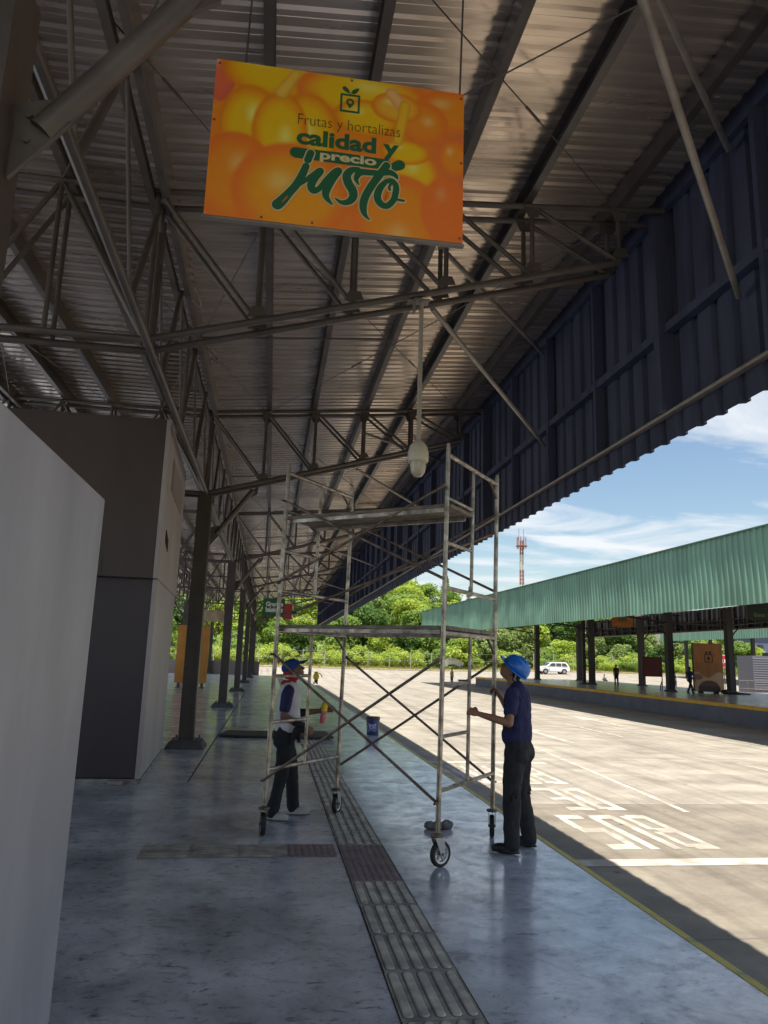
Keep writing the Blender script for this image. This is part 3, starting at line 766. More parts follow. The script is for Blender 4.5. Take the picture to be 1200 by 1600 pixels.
# ------------------------------------------------------------------ hanging sign
SX0, SX1, SZ0, SZ1, SY = -0.533, 1.025, 4.168, 5.225, 4.0
t = thing('hanging_sign', (0.25, SY, 4.70), 'large orange sign with pepper picture reading calidad y precio justo, hung from the roof', 'sign')
def pep_color(u, v):
    """printed photograph of yellow and orange peppers; u, v in 0..1, v up"""
    def blob(cx, cy, rx, ry, col, dark, base, soft=.10, hl=(-.3, .35), hls=.2):
        dx_, dy_ = (u - cx) / rx, (v - cy) / ry
        d = math.sqrt(dx_ * dx_ + dy_ * dy_)
        if d > 1 + soft: return base
        a = 1 - sstep(1 - soft * .3, 1 + soft, d)
        sh = sstep(0.55, 1.05, d)
        c = [col[i] * (1 - sh) + dark[i] * sh for i in range(3)]
        h = math.exp(-((dx_ - hl[0]) ** 2 + (dy_ - hl[1]) ** 2) / .05) * hls
        c = [min(1, c[i] + h * (1, .8, .45)[i]) for i in range(3)]
        return [base[i] * (1 - a) + c[i] * a for i in range(3)]
    OR = (0.82, 0.22, 0.012); DO = (0.66, 0.15, 0.018); YE = (0.86, 0.42, 0.006); DY = (0.60, 0.19, 0.006)
    base = [0.72, 0.17 + .05 * v, 0.015]
    w = max(0, min(1, (u - .70) / .3))
    base = [base[0] * (1 - w) + .58 * w, base[1] * (1 - w) + .145 * w, base[2] * (1 - w) + .035 * w]
    base = blob(.02, .93, .06, .2, (.62, .12, .05), (.55, .10, .05), base)
    base = blob(.23, .97, .20, .17, YE, DY, base)
    base = blob(.58, .90, .26, .17, YE, DO, base, hl=(.1, .3))
    base = blob(.95, .86, .15, .14, OR, DO, base)
    base = blob(.60, .74, .13, .12, YE, DY, base)
    base = blob(.83, .76, .10, .14, OR, DO, base, hl=(.2, .1))
    base = blob(.72, .84, .10, .10, (.80, .36, .03), DY, base)
    base = blob(.96, .55, .06, .12, OR, DO, base)
    base = blob(.78, .42, .12, .16, YE, DO, base, hl=(.1, .2))
    base = blob(.76, .55, .10, .08, YE, DY, base)
    base = blob(.37, .58, .115, .27, YE, DY, base, hl=(.0, .1), hls=.22)
    base = blob(.145, .60, .115, .25, YE, DY, base, hl=(.1, .3), hls=.26)
    base = blob(.262, .58, .105, .25, YE, DY, base, hl=(.2, -.1), hls=.24)
    base = blob(.10, .25, .15, .28, OR, DO, base, hl=(.1, .3))
    base = blob(.32, .20, .22, .30, (.84, .27, .01), DO, base, hl=(-.2, .2))
    base = blob(.74, .12, .18, .27, OR, DO, base, hl=(0, -.4))
    base = blob(.93, .20, .10, .2, (.78, .15, .02), DO, base, hl=(-.2, .5), hls=.1)
    # stems
    def stem(x0, y0, x1, y1, w0, w1, base, c=(.72, .42, .05)):
        L2 = (x1 - x0) ** 2 + (y1 - y0) ** 2; tt = max(0, min(1, ((u - x0) * (x1 - x0) + (v - y0) * (y1 - y0)) / L2))
        d = math.hypot(u - x0 - tt * (x1 - x0), (v - y0 - tt * (y1 - y0)) * .67); w = w0 + (w1 - w0) * tt
        a = 1 - sstep(w * .8, w * 1.15, d); s_ = 1 - .35 * (d / max(w, 1e-4)) ** 2
        return [base[i] * (1 - a) + c[i] * s_ * a for i in range(3)]
    base = stem(.31, .97, .26, .84, .022, .03, base)
    base = stem(.70, .93, .75, .84, .028, .026, base, (.75, .38, .14)); base = stem(.755, .86, .73, .62, .024, .022, base, (.72, .40, .02))
    n = 1 + .05 * noise.noise(Vector((u * 30, v * 20, 1)))
    return [min(.95, max(0, c * n * 1.42)) for c in base]
NU, NV = 200, 134
mb = MB()
mb.v = [(SX0 + (SX1 - SX0) * i / NU + .0035 * 0, SY - .0155, SZ0 + (SZ1 - SZ0) * j / NV) for j in range(NV + 1) for i in range(NU + 1)]
mb.f = [(j * (NU + 1) + i, j * (NU + 1) + i + 1, (j + 1) * (NU + 1) + i + 1, (j + 1) * (NU + 1) + i) for j in range(NV) for i in range(NU)]
pm = bpy.data.materials.new('printed_pepper_panel'); pm.use_nodes = True
ca = pm.node_tree.nodes.new('ShaderNodeVertexColor'); ca.layer_name = 'print'
pm.node_tree.links.new(ca.outputs[0], pm.node_tree.nodes['Principled BSDF'].inputs['Base Color'])
pm.node_tree.nodes['Principled BSDF'].inputs['Roughness'].default_value = .45
pan = MB(); pan.box(SX0, SX1, SY - .014, SY + .014, SZ0, SZ1); pan.build('panel_board', steel2, t)
def print_panel(mb, name, fn, parent, u0, u1, v0, v1, ax=0):
    o = mb.build(name, pm, parent)
    me = o.data; at = me.color_attributes.new('print', 'FLOAT_COLOR', 'POINT')
    for i, v in enumerate(me.vertices):
        c = fn((v.co[ax] - u0) / (u1 - u0), (v.co.z - v0) / (v1 - v0)); at.data[i].color = (*c, 1)
    return o
pr = print_panel(mb, 'printed_face', pep_color, t, SX0, SX1, SZ0, SZ1)
mb = MB(); mb.box(SX0 - .01, SX1 + .01, SY - .012, SY + .022, SZ0 - .016, SZ0 - .001); mb.build('bottom_edge', steel2, t)
for x in (-.36, 1.0):
    mb = MB(); mb.tube((x, SY, SZ1 - .02), (x + (.02 if x < 0 else .03), SY + .01, 6.5), .0065, n=8); mb.build('hanging_rod', steel, t)
mb = MB()
for (x, z) in ((SX0 + .02, SZ1 - .03), (SX1 - .02, SZ1 - .04), (SX1 - .015, 4.72), (SX0 + .015, 4.8), (SX1 - .02, SZ0 + .03), (.1, SZ0 + .02), (.3, SZ1 - .02), (-.2, SZ0 + .02)):
    mb = MB(); mb.tube((x, SY - .016, z), (x, SY - .021, z), .007, n=8); mb.build('screw', steel, t)
def stroke(mb, pts, y, grow=0.0, yy=None):
    """brush stroke: (x, z, width) points, smoothed, flat relief"""
    P = []
    n = len(pts)
    for i in range(n - 1):
        p0 = pts[max(i - 1, 0)]; p1 = pts[i]; p2 = pts[i + 1]; p3 = pts[min(i + 2, n - 1)]
        for k in range(6):
            s = k / 6
            P.append([0.5 * ((2 * p1[j]) + (-p0[j] + p2[j]) * s + (2 * p0[j] - 5 * p1[j] + 4 * p2[j] - p3[j]) * s * s + (-p0[j] + 3 * p1[j] - 3 * p2[j] + p3[j]) * s ** 3) for j in range(3)])
    P.append(list(pts[-1]))
    y0 = y
    for q in P:
        r = max(.002, q[2] / 2) + grow; m = 14
        vs = [(q[0] + r * math.cos(2 * math.pi * i / m), y0, q[1] + r * math.sin(2 * math.pi * i / m)) for i in range(m)]
        mb.add(vs, [tuple(range(m))]); y0 -= .0000035
    for a, b in zip(P, P[1:]):
        d = Vector((b[0] - a[0], b[1] - a[1])); L = d.length
        if L < 1e-6: continue
        nx, nz = -d.y / L, d.x / L; ra_, rb2 = max(.002, a[2] / 2) + grow, max(.002, b[2] / 2) + grow
        mb.add([(a[0] + nx * ra_, y0, a[1] + nz * ra_), (b[0] + nx * rb2, y0, b[1] + nz * rb2), (b[0] - nx * rb2, y0, b[1] - nz * rb2), (a[0] - nx * ra_, y0, a[1] - nz * ra_)], [(0, 1, 2, 3)]); y0 -= .0000035
ST = {
'dot':[(0.0689,4.6551,0.0456),(0.0535,4.6034,0.0456)],
'j':[(0.0448,4.5609,0.0441),(0.0193,4.483,0.0488),(-0.0119,4.4179,0.0488),(-0.0475,4.3657,0.0519),(-0.0863,4.309,0.0629),(-0.1112,4.2801,0.0661)],
'u1':[(-0.0061,4.4101,0.0157),(0.0437,4.4603,0.0267),(0.0954,4.511,0.0346),(0.133,4.5408,0.0441),(0.1005,4.4855,0.0472),(0.0821,4.4351,0.0488),(0.0968,4.4024,0.0441),(0.1308,4.42,0.0346),(0.1744,4.487,0.0362),(0.219,4.5415,0.0425),(0.2435,4.5564,0.0441),(0.2092,4.4962,0.0472),(0.1772,4.4263,0.0503),(0.1732,4.378,0.0409),(0.1925,4.346,0.0267),(0.2168,4.3233,0.0079)],
's':[(0.3633,4.5838,0.0315),(0.3202,4.5707,0.0441),(0.2942,4.53,0.0519),(0.3064,4.4789,0.0551),(0.3334,4.4344,0.0551),(0.3389,4.3916,0.0503),(0.3129,4.3559,0.0425),(0.2703,4.3451,0.0283),(0.2304,4.3684,0.0079)],
't1':[(0.3711,4.479,0.0079),(0.3523,4.516,0.0299),(0.3759,4.5635,0.0441),(0.4313,4.5712,0.0409),(0.503,4.5768,0.0378),(0.5587,4.5891,0.0409),(0.5954,4.5719,0.0283),(0.6064,4.5512,0.0094)],
't2':[(0.5373,4.6351,0.0488),(0.503,4.5768,0.0488),(0.4576,4.4997,0.0488),(0.4205,4.4243,0.0488),(0.403,4.3609,0.0488),(0.4048,4.309,0.0409),(0.4218,4.2723,0.0236),(0.4461,4.2521,0.0063)],
'o':[(0.5366,4.5238,0.0315),(0.5021,4.4749,0.0425),(0.4865,4.4157,0.0456),(0.5054,4.3701,0.0441),(0.5455,4.3579,0.0409),(0.5841,4.398,0.0393),(0.5986,4.4527,0.0409),(0.5997,4.5014,0.0378),(0.5724,4.5331,0.0362),(0.5366,4.5238,0.0315)],
'o2':[(0.5726,4.5243,0.0157),(0.5577,4.4869,0.0173),(0.5621,4.4698,0.0142)],
'tail':[(0.5838,4.4111,0.0173),(0.6198,4.4089,0.0173),(0.6503,4.4068,0.0157)]}
mb = MB(); stroke(mb, [(-0.0219,4.6481,0.0724),(0.0889,4.6465,0.0724),(0.246,4.647,0.0787),(0.4048,4.6449,0.0755),(0.533,4.6435,0.0708)], SY - .0175); stroke(mb, [(0.6199,4.6531,0.0692),(0.5936,4.6386,0.0629)], SY - .0175)
mb.build('lettering_band', grn, t)
mb = MB()
for k, v in ST.items(): stroke(mb, v, SY - .0190, .0075)
mb.build('lettering_outline', cream, t)
mb = MB()
for k, v in ST.items(): stroke(mb, v, SY - .0215)
for q in ((-0.066, 4.350, .008), (0.540, 4.425, .012)): pass
mb.build('lettering_brush', grn, t)
mb = MB(); stroke(mb, [(-.085, 4.298, .003), (-.068, 4.322, .010), (-.052, 4.345, .004)], SY - .0235); stroke(mb, [(.530, 4.392, .006), (.541, 4.420, .016), (.545, 4.452, .005)], SY - .0235); mb.build('lettering_gap', mat('sign_orange', (.62, .17, .02), .5), t)
def sign_text(txt, x0, z0, w, h, bold, m, dy):
    M = Matrix.Translation((x0, SY - dy, z0)) @ Matrix.Rotation(R(90), 4, 'X')
    return text_obj('lettering', txt, m, M, w, h, bold=bold, parent=t)
sign_text('Frutas y hortalizas', -.019, 4.822, .636, .098, -.012, mat('sign_thin_text', (.10, .075, .01), .6), .0180)
sign_text('calidad y', -.022, 4.675, .634, .145, .038, grn, .0182)
sign_text('precio', .1255, 4.605, .348, .078, .035, cream, .0186)
mb = MB()
bx = (.2330, .3565, 4.975, 5.105)
for a in ((bx[0], bx[1], bx[2], bx[2] + .013), (bx[0], bx[1], bx[3] - .013, bx[3]), (bx[0], bx[0] + .013, bx[2] + .013, bx[3] - .013), (bx[1] - .013, bx[1], bx[2] + .013, bx[3] - .013)):
    mb.box(a[0], a[1], SY - .0185, SY - .0165, a[2], a[3])
for (cx, cz, sg) in ((.268, 5.133, -1), (.326, 5.133, 1)):
    pts = []
    for i in range(16):
        a = 2 * math.pi * i / 16; lx = .030 * math.cos(a); lz = .0135 * math.sin(a) * (1 - .3 * math.cos(a) * 1)
        an = R(42) * sg
        pts.append((cx + lx * math.cos(an) - lz * math.sin(an), cz + lx * math.sin(an) + lz * math.cos(an)))
    mb.plate(pts, SY - .0185, SY - .0165)
mb.box(.293, .299, SY - .0185, SY - .0165, 5.105, 5.118)
n_ = 20; ring = []
for i in range(n_):
    a0, a1 = 2 * math.pi * i / n_, 2 * math.pi * (i + 1) / n_
    mb.plate([(.2952 + .0255 * math.cos(a0), 5.049 + .0255 * math.sin(a0)), (.2952 + .0255 * math.cos(a1), 5.049 + .0255 * math.sin(a1)), (.2952 + .012 * math.cos(a1), 5.049 + .012 * math.sin(a1)), (.2952 + .012 * math.cos(a0), 5.049 + .012 * math.sin(a0))], SY - .0185, SY - .0165)
mb.plate([(.274, 5.034), (.2952, 5.004), (.3165, 5.034), (.2952, 5.028)], SY - .0192, SY - .0166)
mb.build('crate_emblem', grn, t)

# ------------------------------------------------------------------ scaffold tower
SCX, SCY = 1.1225, 7.28
e1 = Vector((.6115, .7912, 0)); e2 = Vector((-.7912, .6115, 0)); H1 = .625; H2 = .89
scf = thing('scaffold_tower', (SCX, SCY, 0), 'two-storey tubular scaffold tower on caster wheels with plank decks, between the two workers', 'scaffold')
def SP(a, b_, z):          # local scaffold coordinates with the slight lean it has
    return Vector((SCX, SCY, 0)) + e1 * a + e2 * b_ + Vector((.014 * z, 0, z))
def stube(p, q, r, name, m=galv, parent=scf, n=12):
    mb = MB(); mb.tube(p, q, r, n=n); return mb.build(name, m, parent, smooth=True)
for sb in (-1, 1):
    for (z0, z1, nm) in ((.27, 1.955, 'lower_end_frame'), (1.975, 3.55, 'upper_end_frame')):
        fr = MB(); zt = z1 - .07; zb_ = z0 + (.32 if z0 < 1 else .30)
        for sa in (-1, 1):
            fr.tube(SP(sa * H1, sb * H2, z0), SP(sa * H1, sb * H2, z1), .0215, n=14)
            fr.tube(SP(sa * H1, sb * H2, z1 - .01), SP(sa * H1, sb * H2, z1 + .03), .018, n=10)
        fr.tube(SP(-H1, sb * H2, zt), SP(H1, sb * H2, zt), .019, n=12)
        frame = fr.build('end_frame', galv, scf, smooth=True)
        stube(SP(-H1, sb * H2, zt), SP(H1, sb * H2, zt), .0205, 'top_bar', parent=frame)
        stube(SP(-H1, sb * H2, zb_), SP(H1, sb * H2, zb_), .019, 'bottom_bar', parent=frame)
        stube(SP(-.02, sb * H2, zb_), SP(-.02, sb * H2, zt), .017, 'inner_post', parent=frame)
        for k in (1, 2):
            zz = zb_ + (zt - zb_) * k / 3
            stube(SP(-H1, sb * H2, zz), SP(-.02, sb * H2, zz), .0165, 'rung', parent=frame)
        mb = MB()
        for sa in (-1, 1): mb.tube(SP(sa * H1, sb * H2, z0 - .02 if z0 > 1 else z0), SP(sa * H1, sb * H2, z0 + .05), .0255, n=10)
        stube(SP(H1, sb * H2, zt - .16), SP(H1 - .22, sb * H2, zt), .014, 'corner_brace', galvd, frame)
# cross braces
for sa in (-1, 1):
    for (za, zb_) in ((.50, 1.66), (2.35, 3.18)):
        stube(SP(sa * (H1 + .03), -H2, za), SP(sa * (H1 + .03), H2, zb_), .0135, 'cross_brace', galvd, n=8)
        stube(SP(sa * (H1 + .055), -H2, zb_), SP(sa * (H1 + .055), H2, za), .0135, 'cross_brace', galvd, n=8)
        for sb in (-1, 1):
            for zz in (za, zb_):
                mb = MB(); mb.tube(SP(sa * H1, sb * H2, zz), SP(sa * (H1 + .085), sb * H2, zz), .011, n=8); mb.build('brace_pin', galvd, scf)
# a plan diagonal
stube(SP(-H1 + .05, H2, 2.03), SP(H1 - .05, -H2, 2.95), .0135, 'cross_brace', galvd, n=8)
# decks: planks with side rails
def deck(a0, a1, z, th, nm, nplank, hook=True, m=plankm):
    w = (a1 - a0) / nplank
    for i in range(nplank):
        mb = MB()
        A = a0 + i * w + .006; B = a0 + (i + 1) * w - .006
        ps = [SP(A, -H2 - .02, z), SP(B, -H2 - .02, z), SP(B, H2 + .02, z), SP(A, H2 + .02, z)]
        ps += [p + Vector((0, 0, th)) for p in ps]
        mb.add(ps, [(0, 3, 2, 1), (4, 5, 6, 7), (0, 1, 5, 4), (1, 2, 6, 5), (2, 3, 7, 6), (3, 0, 4, 7)])
        pl = mb.build('deck_plank', m, scf, bevel=.006)
        for q in (A + .015, B - .015):
            mb = MB(); mb.beam(SP(q, -H2 + .05, z - .018), SP(q, H2 - .05, z - .018), .022, .034); mb.build('side_rail', galv, pl)
        if hook:
            for sb in (-1,):
                for q in (A + .06, B - .06):
                    mb = MB(); pts = [SP(q, sb * (H2 - .06), z + th), SP(q, sb * (H2 - .01), z + th + .026), SP(q, sb * (H2 + .03), z + th + .022), SP(q, sb * (H2 + .05), z - .01)]
                    mb.path(pts, .013, 6); mb.build('hook', galvd, pl)
deck(-H1 + .03, H1 - .03, 1.912, .035, 'x', 3, hook=False)
deck(-H1 + .04, -.06, 3.00, .035, 'y', 1, hook=False)
# casters
def caster(a, b_, yaw):
    c = SP(a, b_, 0); c.z = 0
    mb = MB(); mb.lathe((c.x, c.y, 0), [(.03, .262), (.052, .256), (.055, .246), (.05, .238), (.03, .235)], 14)
    d = Vector((math.cos(yaw), math.sin(yaw), 0)); s = Vector((-d.y, d.x, 0)); wc = c + d * .035 + Vector((0, 0, .102))
    cs = mb.build('caster', galvd, scf, smooth=True)
    for sg in (-1, 1):
        mb = MB(); pts = []
        for (dd, z) in ((-.045, .236), (.04, .236), (.065, .16), (.05, .088), (.022, .088), (-.01, .16)):
            pts.append(c + d * dd + s * sg * .028 + Vector((0, 0, z)))
        pts2 = [p + s * sg * .004 for p in pts]; n = len(pts)
        mb.add(pts + pts2, [tuple(range(n)), tuple(range(2 * n - 1, n - 1, -1))] + [(i, (i + 1) % n, n + (i + 1) % n, n + i) for i in range(n)])
        mb.build('fork', rim_m, cs)
    Mx = Matrix((d, s, Vector((0, 0, 1)))).transposed()
    def ringmesh(prof, n=28):
        mb = MB(); vs = []; fs = []; m = len(prof)
        for i in range(n):
            a_ = 2 * math.pi * i / n
            for (rr, w) in prof: vs.append(wc + Mx @ Vector((rr * math.cos(a_), w, rr * math.sin(a_))))
        for i in range(n):
            for k in range(m):
                fs.append((i * m + k, i * m + (k + 1) % m, ((i + 1) % n) * m + (k + 1) % m, ((i + 1) % n) * m + k))
        mb.add(vs, fs); return mb
    ringmesh([(.074, -.020), (.094, -.021), (.101, -.013), (.102, 0), (.101, .013), (.094, .021), (.074, .020)]).build('tyre', rubber, cs, smooth=True)
    wb = ringmesh([(.060, -.014), (.0745, -.018), (.0745, .018), (.060, .014)])
    rim = wb
    for k in range(5):
        a_ = 2 * math.pi * k / 5 + .3
        rim.beam(wc + Mx @ Vector((.01 * math.cos(a_), 0, .01 * math.sin(a_))), wc + Mx @ Vector((.064 * math.cos(a_), 0, .064 * math.sin(a_))), .018, .016)
    rim.build('rim', rim_m, cs)
    mb = MB(); mb.tube(wc - s * .036, wc + s * .036, .012, n=10); mb.build('axle', galvd, cs)
    mb = MB(); mb.tube(c + Vector((0, 0, .245)) - d * .09, c + Vector((0, 0, .232)) + d * .02, .007, n=6); mb.build('brake_lever', galvd, cs)
caster(-H1, -H2, R(28)); caster(H1, -H2, R(75)); caster(-H1, H2, R(97)); caster(H1, H2, R(62))

# little things around the scaffold
t = thing('paint_bucket', (2.35, 16.6, 0), 'blue paint bucket with a dark lid standing near the platform edge line', 'bucket')
bb = mat('bucket_blue', (.045, .055, .16), .45)
mb = MB(); mb.lathe((2.35, 16.6, 0), [(.125, 0.0), (.13, .01), (.145, .31), (.152, .315), (.152, .33), (.146, .335), (.148, .36), (.01, .36)], 24); mb.build('bucket_body', bb, t, smooth=True)
mb = MB(); mb.lathe((2.35, 16.6, 0), [(.155, .34), (.158, .375), (.145, .385), (.01, .383)], 24); mb.build('lid', mat('lid_dark', (.05, .045, .06), .5), t, smooth=True)
mb = MB(); mb.tube((2.20, 16.56, .30), (2.33, 16.43, .12), .004, n=6); mb.tube((2.33, 16.43, .12), (2.49, 16.54, .30), .004, n=6); mb.build('handle', galv, t)
mb = MB(); n = 10
for i in range(n):
    a0 = R(205) + R(85) * i / n; a1 = R(205) + R(85) * (i + 1) / n
    mb.add([(2.35 + .139 * math.cos(a0), 16.6 + .139 * math.sin(a0), .08), (2.35 + .139 * math.cos(a1), 16.6 + .139 * math.sin(a1), .08), (2.35 + .145 * math.cos(a1), 16.6 + .145 * math.sin(a1), .24), (2.35 + .145 * math.cos(a0), 16.6 + .145 * math.sin(a0), .24)], [(0, 1, 2, 3)])
mb.build('label_patch', mat('label_pale', (.5, .55, .7), .5, col2=(.06, .09, .35), vscale=22, ramp=(.48, .55)), t)
slab = mat('dark_steel_plate', (.035, .033, .035), .55, var=.3, vscale=4)
mb = MB(); mb.box(-.85, .15, 15.6, 16.6, 0.02, .05); mb.box(-.85, -.75, 15.6, 16.6, 0, .02); mb.box(.05, .15, 15.6, 16.9, 0, .02)
o = mb.build('floor_plate', slab, loc=(-.4, 16.2, 0), bevel=.004); o.rotation_euler = (0, 0, R(-6)); tag(o, 'dark steel plate lying flat behind the worker in the cap, nearer the columns', 'plate')
mb = MB(); mb.box(.18, 1.35, 15.35, 16.5, 0.03, .07); mb.box(.25, .4, 15.4, 16.4, 0, .03); mb.box(1.1, 1.2, 15.4, 16.4, 0, .03)
o = mb.build('floor_plate', slab, loc=(.75, 15.9, 0), bevel=.004); o.rotation_euler = (0, 0, R(4)); tag(o, 'dark plate raised on battens, lying across the tactile strip behind the scaffold', 'plate')
random.seed(3)
mb = MB()
for k in range(5): mb.ell((1.68 + .045 * k * random.uniform(.6, 1.3), 7.60 + random.uniform(-.05, .05), .035), .07, .05, random.uniform(.03, .05), 10, 7, Matrix.Rotation(random.uniform(0, 3), 3, 'Z'))
o = remesh(mb, 'rag', .008, mat('grey_rag', (.16, .155, .15), .8, var=.4, vscale=20), smooth=2, disp=(.016, 22), loc=(1.75, 7.6, 0)); tag(o, 'crumpled grey plastic rag on the floor behind the front caster wheel', 'rag')
for v in o.data.vertices: v.co.z = max(v.co.z, .001)
t = thing('yellow_padlock_tape', (.50, 8.0, 1.40), 'yellow tape measure with black clips hooked on the left scaffold brace beside the cap', 'tape measure')
yb = mat('yellow_plastic', (.78, .60, .02), .35)
mb = MB(); mb.ell((.505, 7.98, 1.44), .032, .028, .040, 14, 10); mb.ell((.505, 7.98, 1.478), .022, .022, .016, 12, 8); mb.build('case', yb, t, smooth=True)
mb = MB(); mb.tube((.505, 7.98, 1.405), (.512, 7.98, 1.375), .022, .012, n=10); mb.build('black_end', blackm, t, smooth=True)
mb = MB(); mb.path([(.52, 7.97, 1.48), (.545, 7.97, 1.475), (.565, 7.97, 1.45), (.567, 7.97, 1.435)], .005, 6); mb.build('hook', mat('brass_hook', (.4, .25, .1), .4, metal=.6), t, smooth=True)
for dx_ in (-.02, .012):
    mb = MB(); mb.tube((.505 + dx_, 7.98, 1.385), (.506 + dx_, 7.98, 1.362), .007, n=6); mb.build('strap', blackm, t)
for o_ in [t]: o_.name = 'tape_measure'; PINV['tape_measure'] = PINV['yellow_padlock_tape']

# ------------------------------------------------------------------ people
skin = mat('skin_tan', (.30, .145, .085), .55, var=.12, vscale=18)
skind = mat('skin_dark', (.20, .095, .06), .55, var=.12, vscale=18)
navy = mat('cloth_navy', (.018, .022, .085), .85, var=.2, vscale=25, bump=.3, bscale=120)
whitec = mat('cloth_white', (.60, .60, .63), .85, var=.08, vscale=14, bump=.3, bscale=120)
trous = mat('trousers_charcoal', (.020, .021, .026), .85, var=.2, vscale=20, bump=.3, bscale=120)
jeans = mat('trousers_black', (.012, .014, .020), .85, var=.25, vscale=20, bump=.3, bscale=120)
hairm = mat('hair_black', (.012, .009, .008), .6)
helm = mat('helmet_blue', (.010, .16, .62), .32, coat=.3)
capb = mat('cap_blue', (.012, .05, .22), .8)
redc = mat('red_cloth', (.38, .02, .03), .85)
glove = mat('glove_black', (.014, .012, .018), .8)
shoeb = mat('shoe_black', (.010, .010, .010), .5)
shoew = mat('shoe_grey', (.42, .42, .43), .7)
sole = mat('sole_pale', (.16, .145, .12), .7)
eyem = mat('eye_dark', (.03, .02, .018), .25)
V = Vector
def head_parts(mb, hc, F, U, k=1.0, hair=None):
    """skull, jaw, nose, ears, brow and lips about the head centre; F = where the face looks, U = crown"""
    F = F.normalized(); S = F.cross(U).normalized(); U = S.cross(F).normalized()
    M = Matrix((S, F, U)).transposed()
    P = lambda s, f, u: hc + M @ V((s, f, u)) * k
    def E(s, f, u, a, b, c): mb.ell(P(s, f, u), a * k, b * k, c * k, 16, 12, M)
    E(0, -.012, .028, .074, .092, .088)
    E(0, .022, -.030, .061, .068, .082)
    E(0, .050, -.078, .036, .034, .030)
    E(0, -.01, -.045, .058, .065, .060)
    E(0, .074, .018, .050, .018, .014)
    mb.cap(P(0, .086, .010), P(0, .108, -.026), .009 * k, .0145 * k, 10)
    E(-.012, .096, -.032, .010, .012, .008); E(.012, .096, -.032, .010, .012, .008)
    E(0, .085, -.055, .024, .012, .007); E(0, .083, -.067, .021, .012, .008)
    for s in (-1, 1):
        E(s * .072, -.008, -.008, .010, .020, .031); E(s * .030, .068, -.022, .020, .018, .020)
    return P, M
def hand(mb, w, d, n, side, curl=.3, k=1.0, grip=None):
    """wrist w, direction d, palm normal n (away from the fingers' curl side); side = thumb direction sign"""
    d = d.normalized(); n = (n - d * n.dot(d)).normalized(); s = d.cross(n) * side
    M = Matrix((s, d, n)).transposed()
    mb.ell(w + d * .045 * k, .041 * k, .055 * k, .018 * k, 14, 10, M)
    mb.cap(w - d * .01, w + d * .03 * k, .024 * k, .026 * k, 10)
    L = (.070, .078, .072, .056); spr = (.030, .010, -.010, -.029)
    for i in range(4):
        p = w + (d * .085 + s * spr[i]) * k
        dd = d + s * spr[i] * 5 * (1 - min(1, curl)); dd.normalize()
        ang = curl * (1.0 + .06 * i); seg = L[i] * k * .42
        for j in range(3):
            ang_j = ang * (.75 + .55 * j)
            v = (dd * math.cos(ang_j) - n * math.sin(ang_j)).normalized()
            q = p + v * seg * (1, .85, .70)[j]
            mb.cap(p, q, (.0092, .0085, .0078)[j] * k, (.0085, .0078, .0068)[j] * k, 8); p = q
    p = w + (s * .030 + d * .022) * k
    v = (s * .75 + d * .6 - n * .25 * (1 + curl)).normalized(); q = p + v * .036 * k; mb.cap(p, q, .012 * k, .0105 * k, 8)
    v2 = (d * .9 + s * .25 * (1 - curl) - n * .5 * (1 + curl)).normalized(); q2 = q + v2 * .030 * k; mb.cap(q, q2, .0105 * k, .0085 * k, 8)
